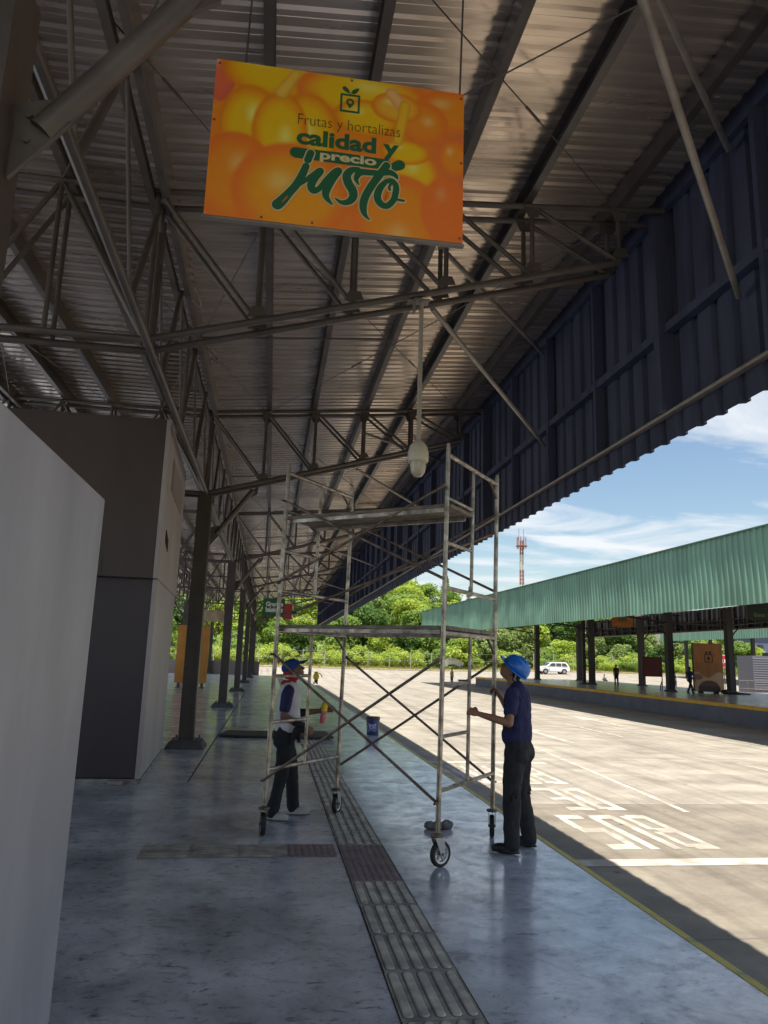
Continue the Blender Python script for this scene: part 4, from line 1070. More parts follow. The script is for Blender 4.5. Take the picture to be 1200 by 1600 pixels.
def make_person(loc, J, mats, label, group=None, vox=.008, k=1.0, handspec=None, cap_kind=None):
    """J: joints in world space"""
    skinM, shirtM, pantM, shoeM = mats
    mb = MB()
    pel, ch, nk, hc = J['pelvis'], J['chest'], J['neck'], J['head']
    F, U = J['face'], J['up']
    side = (J['sh_l'] - J['sh_r']).normalized()
    fw = J['fwd'].normalized()
    Mt = Matrix((side, fw, V((0, 0, 1)))).transposed()
    P, Mh = head_parts(mb, hc, F, U, k)
    mb.cap(nk - V((0, 0, .05)) * k, hc - U.normalized() * .05 * k - F.normalized() * .015, .055 * k, .050 * k)
    # trunk under the clothes
    mb.ell(ch + V((0, 0, .02)), .150 * k, .10 * k, .19 * k, 16, 12, Mt); mb.ell(pel + V((0, 0, .05)), .135 * k, .095 * k, .13 * k, 16, 12, Mt)
    mb.cap(pel, ch, .10 * k, .105 * k)
    for s in ('l', 'r'):
        sh, el, wr = J['sh_' + s], J['el_' + s], J['wr_' + s]
        mb.cap(nk - V((0, 0, .06)), sh, .055 * k, .052 * k)
        mb.cap(sh, el, .046 * k, .037 * k); mb.cap(el, el.lerp(wr, .45), .038 * k, .036 * k); mb.cap(el.lerp(wr, .45), wr, .036 * k, .024 * k)
        hp, kn, an = J['hip_' + s], J['kn_' + s], J['an_' + s]
        mb.cap(hp, kn, .075 * k, .050 * k); mb.cap(kn, kn.lerp(an, .4), .050 * k, .052 * k); mb.cap(kn.lerp(an, .4), an, .050 * k, .035 * k)
        tdir = J['toe_' + s] - an; tdir.z = 0; tdir.normalize()
        mb.cap(an - V((0, 0, .03)), an + tdir * .12 + V((0, 0, -.05)), .030, .026)
        if handspec and handspec.get(s): hs = handspec[s]; hand(mb, wr, hs[0], hs[1], hs[2], hs[3], k)
        else: hand(mb, wr, (wr - el), V((0, 0, 1)) if abs((wr - el).normalized().z) < .7 else side, 1 if s == 'l' else -1, .45, k)
    body = remesh(mb, 'person', vox * .8, skinM, smooth=3, loc=loc)
    tag(body, label, 'person', group)
    # shirt
    mb = MB()
    mb.ell(ch + V((0, 0, .03)), .178 * k, .125 * k, .20 * k, 20, 14, Mt); mb.cap(ch + V((0, 0, -.02)), pel + V((0, 0, .06)), .125 * k, .13 * k, 16)
    mb.ell(pel + V((0, 0, .055)) + fw * .015, .168 * k, .132 * k, .12 * k, 20, 14, Mt)
    mb.ell(pel.lerp(ch, .5) + fw * .012, .158 * k, .125 * k, .16 * k, 20, 14, Mt)
    mb.cap(nk - V((0, 0, .05)), nk - V((0, 0, .005)), .075 * k, .064 * k)
    sl = []
    for s in ('l', 'r'):
        sh, el = J['sh_' + s], J['el_' + s]
        mb.cap(nk - V((0, 0, .055)), sh + V((0, 0, -.005)), .066 * k, .066 * k)
        mb.cap(ch + V((0, 0, .06)), sh, .10 * k, .065 * k)
        tgt = mb if J.get('raglan') is None else MB()
        f_ = J.get('sleeve', .62)
        tgt.cap(sh, sh.lerp(el, f_ * .9), .066 * k, .062 * k)
        if tgt is not mb: sl.append(tgt)
    shirt = remesh(mb, 'shirt', vox, shirtM, body, smooth=4, disp=(.015 * k, 10))
    # crop the hem: flatten the lower bulge
    for v in shirt.data.vertices:
        z0 = J['hem']
        if v.co.z < z0: v.co.z = z0 - .004 * math.sin(v.co.x * 60)
    for m_ in sl: remesh(m_, 'sleeve', vox, J['raglan'], body, smooth=3, disp=(.008, 10))
    # trousers
    mb = MB()
    mb.ell(pel + V((0, 0, -.01)), .165 * k, .118 * k, .13 * k, 20, 14, Mt)
    w = J.get('leg', 1.0)
    for s in ('l', 'r'):
        hp, kn, an = J['hip_' + s], J['kn_' + s], J['an_' + s]
        mb.cap(hp, kn, .096 * k, .072 * k * w, 16); mb.cap(kn, an + V((0, 0, -.01)), .070 * k * w, .060 * k * w, 16)
        mb.cap(pel - fw * .03, hp - fw * .035 + V((0, 0, -.03)), .10 * k, .098 * k, 14)
    remesh(mb, 'trousers', vox, pantM, body, smooth=4, disp=(.019 * k, 9))
    for s in ('l', 'r'):
        an = J['an_' + s]; td = J['toe_' + s] - an; td.z = 0; td.normalize(); sd = V((-td.y, td.x, 0)); Ms = Matrix((sd, td, V((0, 0, 1)))).transposed()
        g0 = J.get('ground', 0.0)
        b0 = V((an.x, an.y, g0 if not J.get('lift_' + s) else an.z - .075))
        mb = MB(); mb.ell(b0 + td * .0 + V((0, 0, .052)), .042 * k, .062 * k, .046 * k, 14, 10, Ms); mb.ell(b0 + td * .075 + V((0, 0, .042)), .047 * k, .110 * k, .044 * k, 14, 10, Ms)
        mb.cap(b0 + V((0, 0, .05)), b0 + V((0, 0, .10)), .042 * k, .045 * k); mb.ell(b0 + td * .05 + V((0, 0, .018)), .048 * k, .132 * k, .018, 14, 8, Ms)
        so_ = remesh(mb, 'shoe', vox * .8, shoeM, body, smooth=2)
        for v in so_.data.vertices: v.co.z = max(v.co.z, b0.z + .003)
        if J.get('sole'):
            mb = MB(); mb.ell(b0 + td * .05 + V((0, 0, .013)), .050 * k, .137 * k, .012, 18, 8, Ms); mb.build('sole', sole, so_, smooth=True)
    # hair / eyes
    for s in (-1, 1):
        mb = MB(); mb.ell(P(s * .030, .081, -.012), .010, .007, .006, 10, 8, Mh); mb.build('eye', eyem, body, smooth=True)
    mb = MB(); mb.ell(P(0, -.022, .036), .079 * k, .092 * k, .090 * k, 18, 14, Mh)
    if J.get('longhair'):
        mb.ell(P(0, -.070, -.045), .060 * k, .040 * k, .060 * k, 14, 10, Mh)
    else: mb.ell(P(0, -.055, -.02), .066 * k, .050 * k, .052 * k, 14, 10, Mh)
    if cap_kind != 'headcloth':
        remesh(mb, 'hair', max(.006, vox), hairm, body, smooth=1, disp=(.004, 30))
    return body, P, Mh, Mt

def child_remesh(body, mb, name, m, vox=.006, smooth=3, disp=None): return remesh(mb, name, vox, m, body, smooth=smooth, disp=disp)

# worker at the right, in a blue hard hat
h = R(142); d = V((math.cos(h), math.sin(h), 0)); l = V((-d.y, d.x, 0))      # l: his left
C0 = V((2.315, 6.775, 0))
J = dict(pelvis=C0 + V((-.005, -.005, .93)), chest=C0 + V((0, 0, 1.235)), neck=C0 + V((.005, .005, 1.425)), head=C0 + V((.005, .01, 1.575)) + d * .05,
         face=(d * .74 + V((0, 0, .67)) + l * .12), up=(-d * .67 + V((0, 0, .74))), fwd=d,
         sh_l=C0 + l * .165 + V((0, 0, 1.355)), sh_r=C0 - l * .165 + V((0, 0, 1.355)) + d * .02,
         el_l=V((2.165, 6.565, 1.115)), wr_l=V((1.908, 6.672, 1.185)), el_r=V((2.345, 7.01, 1.135)), wr_r=V((2.275, 7.165, 1.31)),
         hip_l=C0 + l * .085 + V((0, 0, .86)), hip_r=C0 - l * .085 + V((0, 0, .86)),
         kn_l=C0 + l * .115 - d * .0 + V((-.02, -.01, .47)), kn_r=C0 - l * .125 + V((.0, .02, .47)),
         an_l=V((2.205, 6.635, .09)), an_r=V((2.455, 6.87, .09)), toe_l=V((2.205, 6.635, 0)) + d * .2 + l * .03, toe_r=V((2.455, 6.87, 0)) + d * .2 - l * .05,
         hem=.875, leg=1.12, longhair=True)
# orient the forearm: the left hand grips the inner post, the right hand the outer post
w2, P2, Mh2, Mt2 = make_person(C0.copy(), J, (skin, navy, trous, shoeb), 'person in navy shirt and blue hard hat gripping the scaffold and looking up', None, .009,
    handspec={'l': (V((1.80, 6.718, 1.22)) - V((1.908, 6.672, 1.185)), V((.30, -.9, .2)), 1, 1.15), 'r': (V((2.235, 7.24, 1.40)) - V((2.275, 7.165, 1.31)), V((.9, .1, .3)), -1, 1.15)})
def PP(P, s, f, u): return P(s, f, u)
mb = MB(); n = 28; rings = []
for (ph, rr) in ((0, 1.0), (.25, .985), (.5, .93), (.75, .84), (1.0, .69), (1.2, .50), (1.38, .28), (1.5, .1)):
    rings.append([P2(.112 * rr * math.cos(2 * math.pi * i / n), -.012 + .135 * rr * math.sin(2 * math.pi * i / n), .035 + .118 * math.sin(ph) * 1.0) for i in range(n)])
mb.v = [tuple(p) for r in rings for p in r]
mb.f = [(a * n + i, a * n + (i + 1) % n, (a + 1) * n + (i + 1) % n, (a + 1) * n + i) for a in range(len(rings) - 1) for i in range(n)] + [tuple(range((len(rings) - 1) * n, len(rings) * n))]
hat = mb.build('hard_hat', helm, w2, smooth=True)
sm = hat.modifiers.new('t', 'SOLIDIFY'); sm.thickness = .004
mb = MB()
b0 = [P2(.112 * math.cos(2 * math.pi * i / n), -.012 + .135 * math.sin(2 * math.pi * i / n), .036) for i in range(n)]
b1 = [P2((.128) * math.cos(2 * math.pi * i / n), -.012 + (.146 + .045 * max(0, math.sin(2 * math.pi * i / n)) ** 2) * math.sin(2 * math.pi * i / n), .026 + .006 * max(0, math.sin(2 * math.pi * i / n))) for i in range(n)]
mb.v = [tuple(p) for p in b0 + b1]; mb.f = [(i, (i + 1) % n, n + (i + 1) % n, n + i) for i in range(n)]
br = mb.build('brim', helm, hat, smooth=True); sm = br.modifiers.new('t', 'SOLIDIFY'); sm.thickness = .005
for s in (-.03, 0, .03):
    mb = MB(); mb.path([P2(s, -.012 + .128 * math.cos(a), .035 + .121 * math.sin(a)) for a in [R(25 + 13 * q) for q in range(11)]], .006, 6); mb.build('ridge', helm, hat, smooth=True)
mb = MB(); mb.path([P2(-.095, -.06, .03), P2(-.078, -.075, -.03), P2(0, -.105, -.05), P2(.078, -.075, -.03), P2(.095, -.06, .03)], .008, 6); mb.build('hat_strap', mat('strap_grey', (.35, .36, .36), .6), hat)
mb = MB(); mb.ell(P2(.0, -.110, -.05), .022, .014, .022, 10, 8, Mh2); mb.build('ratchet_knob', mat('strap_grey', (.35, .36, .36), .6), hat, smooth=True)
mb = MB(); mb.cap(J['neck'] + V((0, 0, -.03)), J['neck'] + V((0, 0, .0)) + d * .01, .074, .068, 18); child_remesh(w2, mb, 'collar', navy, .006)

# worker at the left, in a blue cap and a raglan shirt
C1 = V((.225, 8.15, 0)); d1 = V((1, .05, 0)).normalized(); l1_ = V((-d1.y, d1.x, 0))
J1 = dict(pelvis=C1 + V((.0, 0, .865)), chest=C1 + V((.015, 0, 1.165)), neck=C1 + V((.0, 0, 1.36)), head=C1 + V((.045, 0, 1.495)),
          face=d1 * .89 + V((0, 0, .46)), up=-d1 * .46 + V((0, 0, .89)), fwd=d1,
          sh_l=C1 + l1_ * .165 + V((.0, 0, 1.29)), sh_r=C1 - l1_ * .165 + V((-.01, 0, 1.285)),
          el_r=V((.185, 7.93, 1.03)), wr_r=V((.375, 7.94, .945)), el_l=V((.345, 8.36, 1.035)), wr_l=V((.585, 8.33, 1.065)),
          hip_l=C1 + l1_ * .08 + V((0, 0, .80)), hip_r=C1 - l1_ * .08 + V((0, 0, .80)),
          kn_l=C1 + l1_ * .10 + V((.085, 0, .45)), kn_r=C1 - l1_ * .115 + V((-.035, 0, .45)),
          an_l=V((.345, 8.27, .085)), an_r=V((.125, 8.01, .085)), toe_l=V((.55, 8.25, 0)), toe_r=V((.30, 7.93, 0)),
          hem=.80, leg=1.0, raglan=navy, sleeve=.75, sole=True)
w1, P1, Mh1, Mt1 = make_person(C1.copy(), J1, (skind, whitec, jeans, shoew), 'person in blue cap and white shirt with navy sleeves holding a spray can', None, .009,
    handspec={'r': (V((.8, .0, -.45)), V((-.1, -1, .1)), 1, .5), 'l': (V((1, -.1, .22)), V((-.1, .9, .3)), 1, .25)}, cap_kind='headcloth')
mb = MB(); mb.ell(P1(0, -.012, .052), .086, .104, .078, 20, 14, Mh1); capo = child_remesh(w1, mb, 'cap', capb, .006, 2)
mb = MB(); n = 12
vs = []
for j in range(5):
    for i in range(n + 1):
        a = R(25 + 130 * i / n); rr = 1 + .0 * j
        vs.append(tuple(P1(.078 * math.cos(a), .058 + (.045 + .085 * j / 4) * math.sin(a),   .060 - .016 * math.cos(a) ** 2 - .005 * j)))
mb.v = vs; mb.f = [(j * (n + 1) + i, j * (n + 1) + i + 1, (j + 1) * (n + 1) + i + 1, (j + 1) * (n + 1) + i) for j in range(4) for i in range(n)]
vz = mb.build('cap_visor', capb, w1, smooth=True); vz.modifiers.new('t', 'SOLIDIFY').thickness = .008
mb = MB(); mb.ell(P1(0, -.045, -.005), .080, .078, .070, 18, 12, Mh1); mb.ell(P1(0, -.03, -.06), .070, .070, .055, 18, 12, Mh1)
mb.ell(J1['neck'] + V((.0, 0, .0)), .082, .080, .042, 18, 12); mb.ell(P1(0, -.06, -.10), .06, .05, .05, 14, 10, Mh1)
child_remesh(w1, mb, 'neck_cloth', redc, .007, 2, (.006, 18))
mb = MB(); mb.cap(J1['el_r'].lerp(J1['wr_r'], .62), J1['wr_r'], .042, .034); mb.ell(J1['wr_r'] + V((.03, 0, -.03)), .045, .03, .05, 12, 10)
mb.cap(J1['wr_r'] + V((-.05, .02, -.05)), J1['wr_r'] + V((-.10, .03, -.19)), .035, .018); mb.cap(J1['wr_r'] + V((-.03, .02, -.05)), J1['wr_r'] + V((-.02, .03, -.17)), .03, .016)
child_remesh(w1, mb, 'glove', glove, .007, 2, (.006, 20))
mb = MB(); mb.cap(J1['el_l'].lerp(J1['wr_l'], .0), J1['el_l'].lerp(J1['wr_l'], .35), .046, .042); child_remesh(w1, mb, 'arm_band', glove, .007, 2, (.004, 20))
t = thing('spray_can', (.64, 8.27, .94), 'yellow and pink spray can held up in the hand of the person in the cap', 'spray can')
ax = V((.10, 0, 1)).normalized(); c = V((.615, 8.275, .945))
mb = MB(); mb.tube(c, c + ax * .125, .033, n=20); mb.tube(c - ax * .006, c, .030, .033, n=20); mb.build('can_body', mat('can_pink', (.62, .12, .16), .35, col2=(.55, .32, .32), vscale=30, ramp=(.40, .44)), t, smooth=True)
mb = MB(); mb.tube(c + ax * .125, c + ax * .205, .0335, n=20); mb.tube(c + ax * .205, c + ax * .222, .0335, .022, n=20); mb.tube(c + ax * .222, c + ax * .238, .022, .021, n=16); mb.build('can_cap', yb, t, smooth=True)

def simple_J(C, hd, ht, pose='stand'):
    k = ht / 1.70; d = V((math.cos(hd), math.sin(hd), 0)); l = V((-d.y, d.x, 0)); Z = lambda z: V((0, 0, z * k)); g0 = C.z
    J = dict(pelvis=C + Z(.92), chest=C + Z(1.22) + d * .01, neck=C + Z(1.42), head=C + Z(1.565) + d * .03, face=d.copy(), up=V((0, 0, 1)), fwd=d,
             sh_l=C + l * .165 * k + Z(1.355), sh_r=C - l * .165 * k + Z(1.355), hip_l=C + l * .085 * k + Z(.85), hip_r=C - l * .085 * k + Z(.85), ground=g0, hem=g0 + .84 * k)
    st = .0 if pose != 'walk' else .30
    for s, sg in (('l', 1), ('r', -1)):
        o = sg * st
        J['kn_' + s] = C + l * sg * .10 * k + d * (o * .5 + (.06 if pose == 'walk' else 0)) + Z(.48)
        J['an_' + s] = C + l * sg * .11 * k + d * o + Z(.09 if not (pose == 'walk' and sg < 0) else .13)
        J['toe_' + s] = J['an_' + s] + d * .2
        J['el_' + s] = C + l * sg * .21 * k - d * (o * .4) + Z(1.08); J['wr_' + s] = C + l * sg * .20 * k + d * (.10 - o * .5) + Z(.86)
    if pose == 'crouch':
        J['pelvis'] = C + Z(.34) - d * .12; J['chest'] = C + Z(.62) + d * .0; J['neck'] = C + Z(.83) + d * .08; J['head'] = C + Z(.96) + d * .14
        J['hem'] = g0 + .30 * k
        for s, sg in (('l', 1), ('r', -1)):
            J['sh_' + s] = C + l * sg * .165 * k + Z(.76) + d * .06; J['hip_' + s] = C + l * sg * .09 * k + Z(.32) - d * .12
            J['kn_' + s] = C + l * sg * .14 * k + Z(.50) + d * .22; J['an_' + s] = C + l * sg * .12 * k + Z(.09) + d * .02; J['toe_' + s] = J['an_' + s] + d * .2
            J['el_' + s] = C + l * sg * .20 * k + Z(.52) + d * .20; J['wr_' + s] = C + l * sg * .08 * k + Z(.42) + d * .40
    if pose == 'arms_up':
        for s, sg in (('l', 1), ('r', -1)):
            J['el_' + s] = C + l * sg * .27 * k + Z(1.20) + d * .12; J['wr_' + s] = C + l * sg * .10 * k + Z(1.28) + d * .28
    return J
dk = mat('cloth_dark_brown', (.03, .022, .020), .9); gyc = mat('cloth_pale_grey', (.42, .42, .45), .9); grc = mat('cloth_mid_grey', (.20, .20, .22), .9)
oliv = mat('cloth_olive', (.10, .10, .04), .9); blc = mat('jeans_blue', (.06, .09, .18), .9); vest = mat('vest_yellow', (.55, .48, .05), .8)
def small_person(C, hd, ht, pose, mats, label, vox=.022):
    J = simple_J(V(C), hd, ht, pose); return make_person(V(C), J, mats, label, None, vox, ht / 1.70)
b_, P_, _, _ = small_person((28.9, 59.3, 0), R(80), 1.78, 'stand', (skind, dk, jeans, shoeb), 'person in dark clothes with a backpack standing alone on the opposite platform')
mb = MB(); mb.ell((28.86, 59.12, 1.22), .16, .10, .24, 14, 10); child_remesh(b_, mb, 'backpack', mat('backpack_maroon', (.10, .03, .02), .9), .02, 2)
b_, P_, _, _ = small_person((27.75, 46.3, 0), R(10), 1.74, 'walk', (skind, navy, jeans, shoeb), 'person in a dark navy uniform striding past the tall orange banner')
small_person((36.6, 63.5, -.40), R(200), 1.65, 'arms_up', (skind, gyc, grc, shoeb), 'person in pale grey clothes standing in the sunlight behind the walking one')
small_person((38.6, 82.0, -.35), R(190), 1.60, 'crouch', (skind, gyc, oliv, shoeb), 'person crouching in the sunlight beyond the opposite platform')
small_person((19.5, 78.5, -.9), R(-60), 1.70, 'stand', (skind, vest, blc, shoeb), 'person in a yellow vest and pale trousers standing far off on the sunny road')

# ------------------------------------------------------------------ canopy of the opposite platform
isc = thing('island_canopy', (26.5, 40, 0), 'long canopy with pale green ribbed fascia across the road', 'canopy')
fasd = mat('fascia_back_dark', (0.030, 0.030, 0.040), .7)
def tilt(o, amt, y0): 
    for v in o.data.vertices: v.co.z += amt * (v.co.y - y0)
g_ = sheet('green_fascia', greenm, isc, (16.9, 12.0, 3.93), (0, 1, 0), (0, 0, 1), (-1, 0, 0), 70.5, 2.66, 0.35, 0.05, wseg=4, wob=.035); tilt(g_, .0065, 22)
for v in g_.data.vertices:
    kk = math.floor((v.co.y - 12) / 1.05); v.co.z += .012 * noise.noise(Vector((kk * 1.7, 3, 1))) * (1 if v.co.z < 5 else .3); v.co.x += .012 * noise.noise(Vector((kk * 2.3, 7, 2)))
gi = MB(); gi.box(16.93, 16.95, 12, 82.3, 4.0, 6.4); o = gi.build('fascia_backing', fasd, isc); tilt(o, .0065, 22)
gi = MB(); gi.box(16.80, 17.02, 12, 82.4, 6.585, 6.64); o = gi.build('flashing', mat('green_flashing', (.05, .13, .09), .5), isc); tilt(o, .0065, 22)
mb = MB(); mb.add([(16.95, 12, 6.40), (29.7, 12, 6.0), (29.7, 82.3, 6.5), (16.95, 82.3, 6.78), (29.7, 12, 6.06), (16.95, 12, 6.46), (16.95, 82.3, 6.84), (29.7, 82.3, 6.56)], [(0, 1, 2, 3), (4, 5, 6, 7), (0, 3, 6, 5), (1, 4, 7, 2), (0, 5, 4, 1), (3, 2, 7, 6)]); mb.build('roof_panel', roofm, isc)
mb = MB(); mb.add([(36.2, 12, 6.40), (29.71, 12, 6.0), (29.71, 82.3, 6.5), (36.2, 82.3, 6.78), (29.71, 12, 6.06), (36.2, 12, 6.46), (36.2, 82.3, 6.84), (29.71, 82.3, 6.56)], [(0, 3, 2, 1), (4, 7, 6, 5), (0, 5, 6, 3), (1, 2, 7, 4), (0, 1, 4, 5), (3, 6, 7, 2)]); mb.build('roof_panel', roofm, isc)
f2 = sheet('dark_fascia', fasd, isc, (36.25, 12, 4.72), (0, 1, 0), (0, 0, 1), (1, 0, 0), 70, 1.85, 0.7, 0.12)
for i in range(42):
    mb = MB(); yy = 12.6 + i * 1.7; mb.box(36.0, 36.22, yy, yy + .12, 4.75, 6.4); mb.build('stud', steel, f2)
mb = MB(); mb.box(35.98, 36.24, 12, 82, 4.70, 4.82); mb.box(35.99, 36.23, 12, 82, 5.5, 5.58); mb.build('rail', steel, f2)
IY = [35.3, 48.5, 61.2, 74.5]
stc = mat('island_column_paint', (0.035, 0.032, 0.036), .6)
for y in IY:
    for x in (27.6, 32.2):
        c = column(x, y, isc, 5.9, .42, .46, stc)
    if y == 61.2: column(27.0, y + .3, isc, 5.9, .25, .3, stc)
    ch = MB()
    for dy in (-.2, .2):
        ch.tube((17.1, y + dy, 6.2), (36, y + dy, 6.2), .04); ch.tube((17.1, y + dy, 6.0), (27.6, y + dy, 4.7), .045); ch.tube((27.6, y + dy, 4.7), (32.2, y + dy, 4.7), .045); ch.tube((32.2, y + dy, 4.7), (36, y + dy, 5.2), .045)
        for k in range(10):
            xa = 18 + k * 1.0; zb = 6.0 - (xa - 17.1) * .1238
            ch.tube((xa, y + dy, 6.2), (xa, y + dy, zb), .025, n=6); ch.tube((xa, y + dy, 6.2), (xa + 1, y + dy, zb - .124), .025, n=6)
    ch.build('cross_truss', stc, isc)
    for (dx_, s) in ((27.4, -1), (32.4, 1)):
        mb = MB(); mb.tube((dx_, y, 3.9), (dx_ + s * .9, y, 4.85), .05); mb.build('knee_brace', stc, isc)
    mb = MB(); mb.tube((23, y + .2, 4.9), (17.2, y + 2.6, 4.25), .03, n=8); mb.build('fascia_brace', steel2, isc)
# second, farther green canopy
t = thing('far_canopy', (60, 95, 0), 'far green canopy seen under the dark fascia at the right edge', 'canopy')
sheet('green_fascia', greenm, t, (59, 68, 5.5), (0, 1, 0), (0, 0, 1), (-1, 0, 0), 38, 2.6, 0.5, 0.05)
mb = MB(); mb.box(59.1, 68, 68, 106, 7.9, 8.0); mb.build('roof_panel', roofm, t)
for y in (70, 82, 94, 104):
    for x in (62, 66):
        mb = MB(); mb.box(x - .2, x + .2, y - .2, y + .2, ground_z(x, y), 7.9); mb.build('column', stc, t)

# signs and furniture on the opposite platform
def poster(name, org, udir, W, H, fn, parent, nu=60, nv=90, off=.03):
    """printed face: local u along udir (horizontal), v up"""
    ud = V(udir).normalized(); nn = V((ud.y, -ud.x, 0)); mb = MB(); o0 = V(org) + nn * off
    mb.v = [tuple(o0 + ud * (W * i / nu) + V((0, 0, H * j / nv))) for j in range(nv + 1) for i in range(nu + 1)]
    mb.f = [(j * (nu + 1) + i, j * (nu + 1) + i + 1, (j + 1) * (nu + 1) + i + 1, (j + 1) * (nu + 1) + i) for j in range(nv) for i in range(nu)]
    me = bpy.data.meshes.new(name); me.from_pydata(mb.v, [], mb.f); me.materials.append(pm)
    ob = bpy.data.objects.new(name, me); COL.objects.link(ob); ob.parent = parent; ob.matrix_parent_inverse = PINV[parent.name]
    at = me.color_attributes.new('print', 'FLOAT_COLOR', 'POINT')
    for j in range(nv + 1):
        for i in range(nu + 1): at.data[j * (nu + 1) + i].color = (*fn(i / nu, j / nv), 1)
    return ob
def box_dir(mb, org, udir, u0, u1, z0, z1, th, n0=0.0):
    ud = V(udir).normalized(); nn = V((ud.y, -ud.x, 0)); o = V(org)
    P = [o + ud * u + nn * w + V((0, 0, z)) for z in (z0, z1) for (u, w) in ((u0, n0), (u1, n0), (u1, n0 + th), (u0, n0 + th))]
    mb.add(P, [(0, 3, 2, 1), (4, 5, 6, 7), (0, 1, 5, 4), (1, 2, 6, 5), (2, 3, 7, 6), (3, 0, 4, 7)])
def banner_color(u, v):
    c = [.46, .185, .06]
    n = noise.noise(V((u * 7, v * 3.2, 2))); c = [x * (1 + .22 * n) for x in c]
    if v < .60: c = [x * .85 for x in c]
    e = .36 + .06 * math.sin(u * 8 + 1)                         # pale hide-like field
    if v < e:
        k = sstep(e, e - .03, v); p = (.60, .42, .25)
        c = [c[i] * (1 - k) + p[i] * k for i in range(3)]
        if (u - .1) ** 2 / .04 + (v - .30) ** 2 / .004 < 1: c = [.28, .16, .10]
    if ((u - .50) / .38) ** 2 + ((v - .04) / .19) ** 2 < 1: c = [.13, .05, .045] if v > .10 else [.045, .02, .03]
    return c
bo = V((28.25, 46.9, 0)); bu = V((.97, -.24, 0))
t = thing('tall_banner', (29.4, 46.6, 0), 'tall brown and orange standing banner with a crate emblem beside the walking person', 'banner')
mb = MB(); box_dir(mb, bo, bu, .18, 2.08, .12, 3.32, -.34, 0); mb.build('banner_case', mat('banner_edge_green', (.03, .045, .025), .6), t)
poster('printed_face', bo + bu.normalized() * .18 + V((0, 0, .14)), bu, 1.9, 3.16, banner_color, t, off=.006)
mb = MB(); ud = bu.normalized()
def bbar(u0, u1, z0, z1): box_dir(mb, bo, bu, u0, u1, z0, z1, .004, .010)
bbar(.90, 1.44, 2.05, 2.11); bbar(.90, 1.44, 2.55, 2.61); bbar(.90, .96, 2.11, 2.55); bbar(1.38, 1.44, 2.11, 2.55); bbar(1.09, 1.25, 2.2, 2.44); bbar(.98, 1.12, 2.63, 2.78); bbar(1.2, 1.36, 2.63, 2.8)
mb.build('crate_emblem', mat('print_dark', (.03, .03, .022), .6), t)
t_ob = MB()
for u_ in (.5, 1.5):
    mb = MB(); box_dir(mb, bo, bu, u_, u_ + .2, 0, .12, -.5, .1); mb.build('foot', stc, t)
t = thing('notice_frame', (26.2, 51.0, 0), 'dark red framed notice board on bent tube legs beside a column of the opposite platform', 'notice board')
rd = mat('dark_red_paint', (.11, .018, .02), .5)
mb = MB(); box_dir(mb, (26.95, 51.1, 0), (1, -.1, 0), 0, 1.45, .95, 2.35, .05); mb.build('board', rd, t)
mb = MB(); box_dir(mb, (26.95, 51.1, 0), (1, -.1, 0), .1, 1.35, 1.05, 2.25, .01, .052); mb.build('sheet', mat('faded_red', (.16, .04, .04), .6), t)
for u in (.02, 1.43):
    mb = MB(); q = V((26.95, 51.1, 0)) + V((1, -.1, 0)).normalized() * u; mb.path([q + V((0, 0, 2.45)), q + V((0, 0, .7)), q + V((-.22, -.15, .35)), q + V((-.28, -.2, 0))], .04, 8); mb.path([q + V((0, 0, .7)), q + V((.02, .1, 0))], .04, 8); mb.build('leg', rd, t, smooth=True)
# small orange sign hanging under the opposite canopy
def small_sign(loc, W, H, col, txts, label, name='hanging_sign', zr=6.1, xa=(1, -.1, 0), rods=True):
    t = thing(name, loc, label, 'sign'); ud = V(xa).normalized(); o = V(loc) - ud * W / 2
    mb = MB(); box_dir(mb, o, xa, 0, W, 0, H, .05, 0); mb.build('panel', col, t)
    ang = math.atan2(ud.y, ud.x)
    for (txt, u, z, w, h_, m_, bold) in txts:
        nn = V((ud.y, -ud.x, 0)); M = Matrix.Translation(o + ud * u + nn * .058 + V((0, 0, z))) @ Matrix.Rotation(ang, 4, 'Z') @ Matrix.Rotation(R(90), 4, 'X')
        text_obj('lettering', txt, m_, M, w, h_, bold=bold, parent=t)
    if rods:
        for u in (.1 * W, .9 * W):
            mb = MB(); p = o + ud * u + V((0, 0, H)); mb.tube(p, V((p.x, p.y, zr)), .01, n=6); mb.build('hanging_rod', steel, t)
    return t
orm = mat('sign_orange_print', (.45, .13, .02), .5, col2=(.60, .22, .02), vscale=2)
small_sign((28.2, 56.5, 4.78), 1.7, 1.15, orm, [('justo', .5, .30, .75, .5, grn, .03)], 'small orange justo sign half hidden under the green fascia')
small_sign((29.75, 41.0, 4.62), 2.2, 1.3, mat('sign_darkgreen_print', (.012, .04, .02), .6), [('Granos', .35, .20, .7, .26, mat('sign_faded_text', (.25, .30, .12), .6), .03), ('y', 1.2, .2, .12, .2, mat('sign_faded_text', (.25, .30, .12), .6), .02)], 'dark green hanging sign cut by the right picture edge')
# green and red sign far under the near canopy
gs = small_sign((.06, 27.0, 3.05), .78, .62, grn, [('Granos', .10, .33, .62, .17, whitem, .05), ('básicos', .10, .12, .62, .19, whitem, .05)], 'green sign reading Granos básicos hanging far under the canopy', zr=5.0, xa=(1, 0, 0))
small_sign((.60, 28.6, 3.02), .34, .58, mat('sign_red', (.45, .03, .05), .5), [], 'small red sign hanging just right of the green Granos sign', zr=5.2, xa=(1, 0, 0))
tan_ = mat('tan_board', (.42, .34, .22), .7, var=.3, vscale=3)
small_sign((-2.45, 33.0, 3.0), .95, .50, tan_, [], 'blank tan board hanging between the second and third column', zr=4.7, xa=(1, 0, 0))
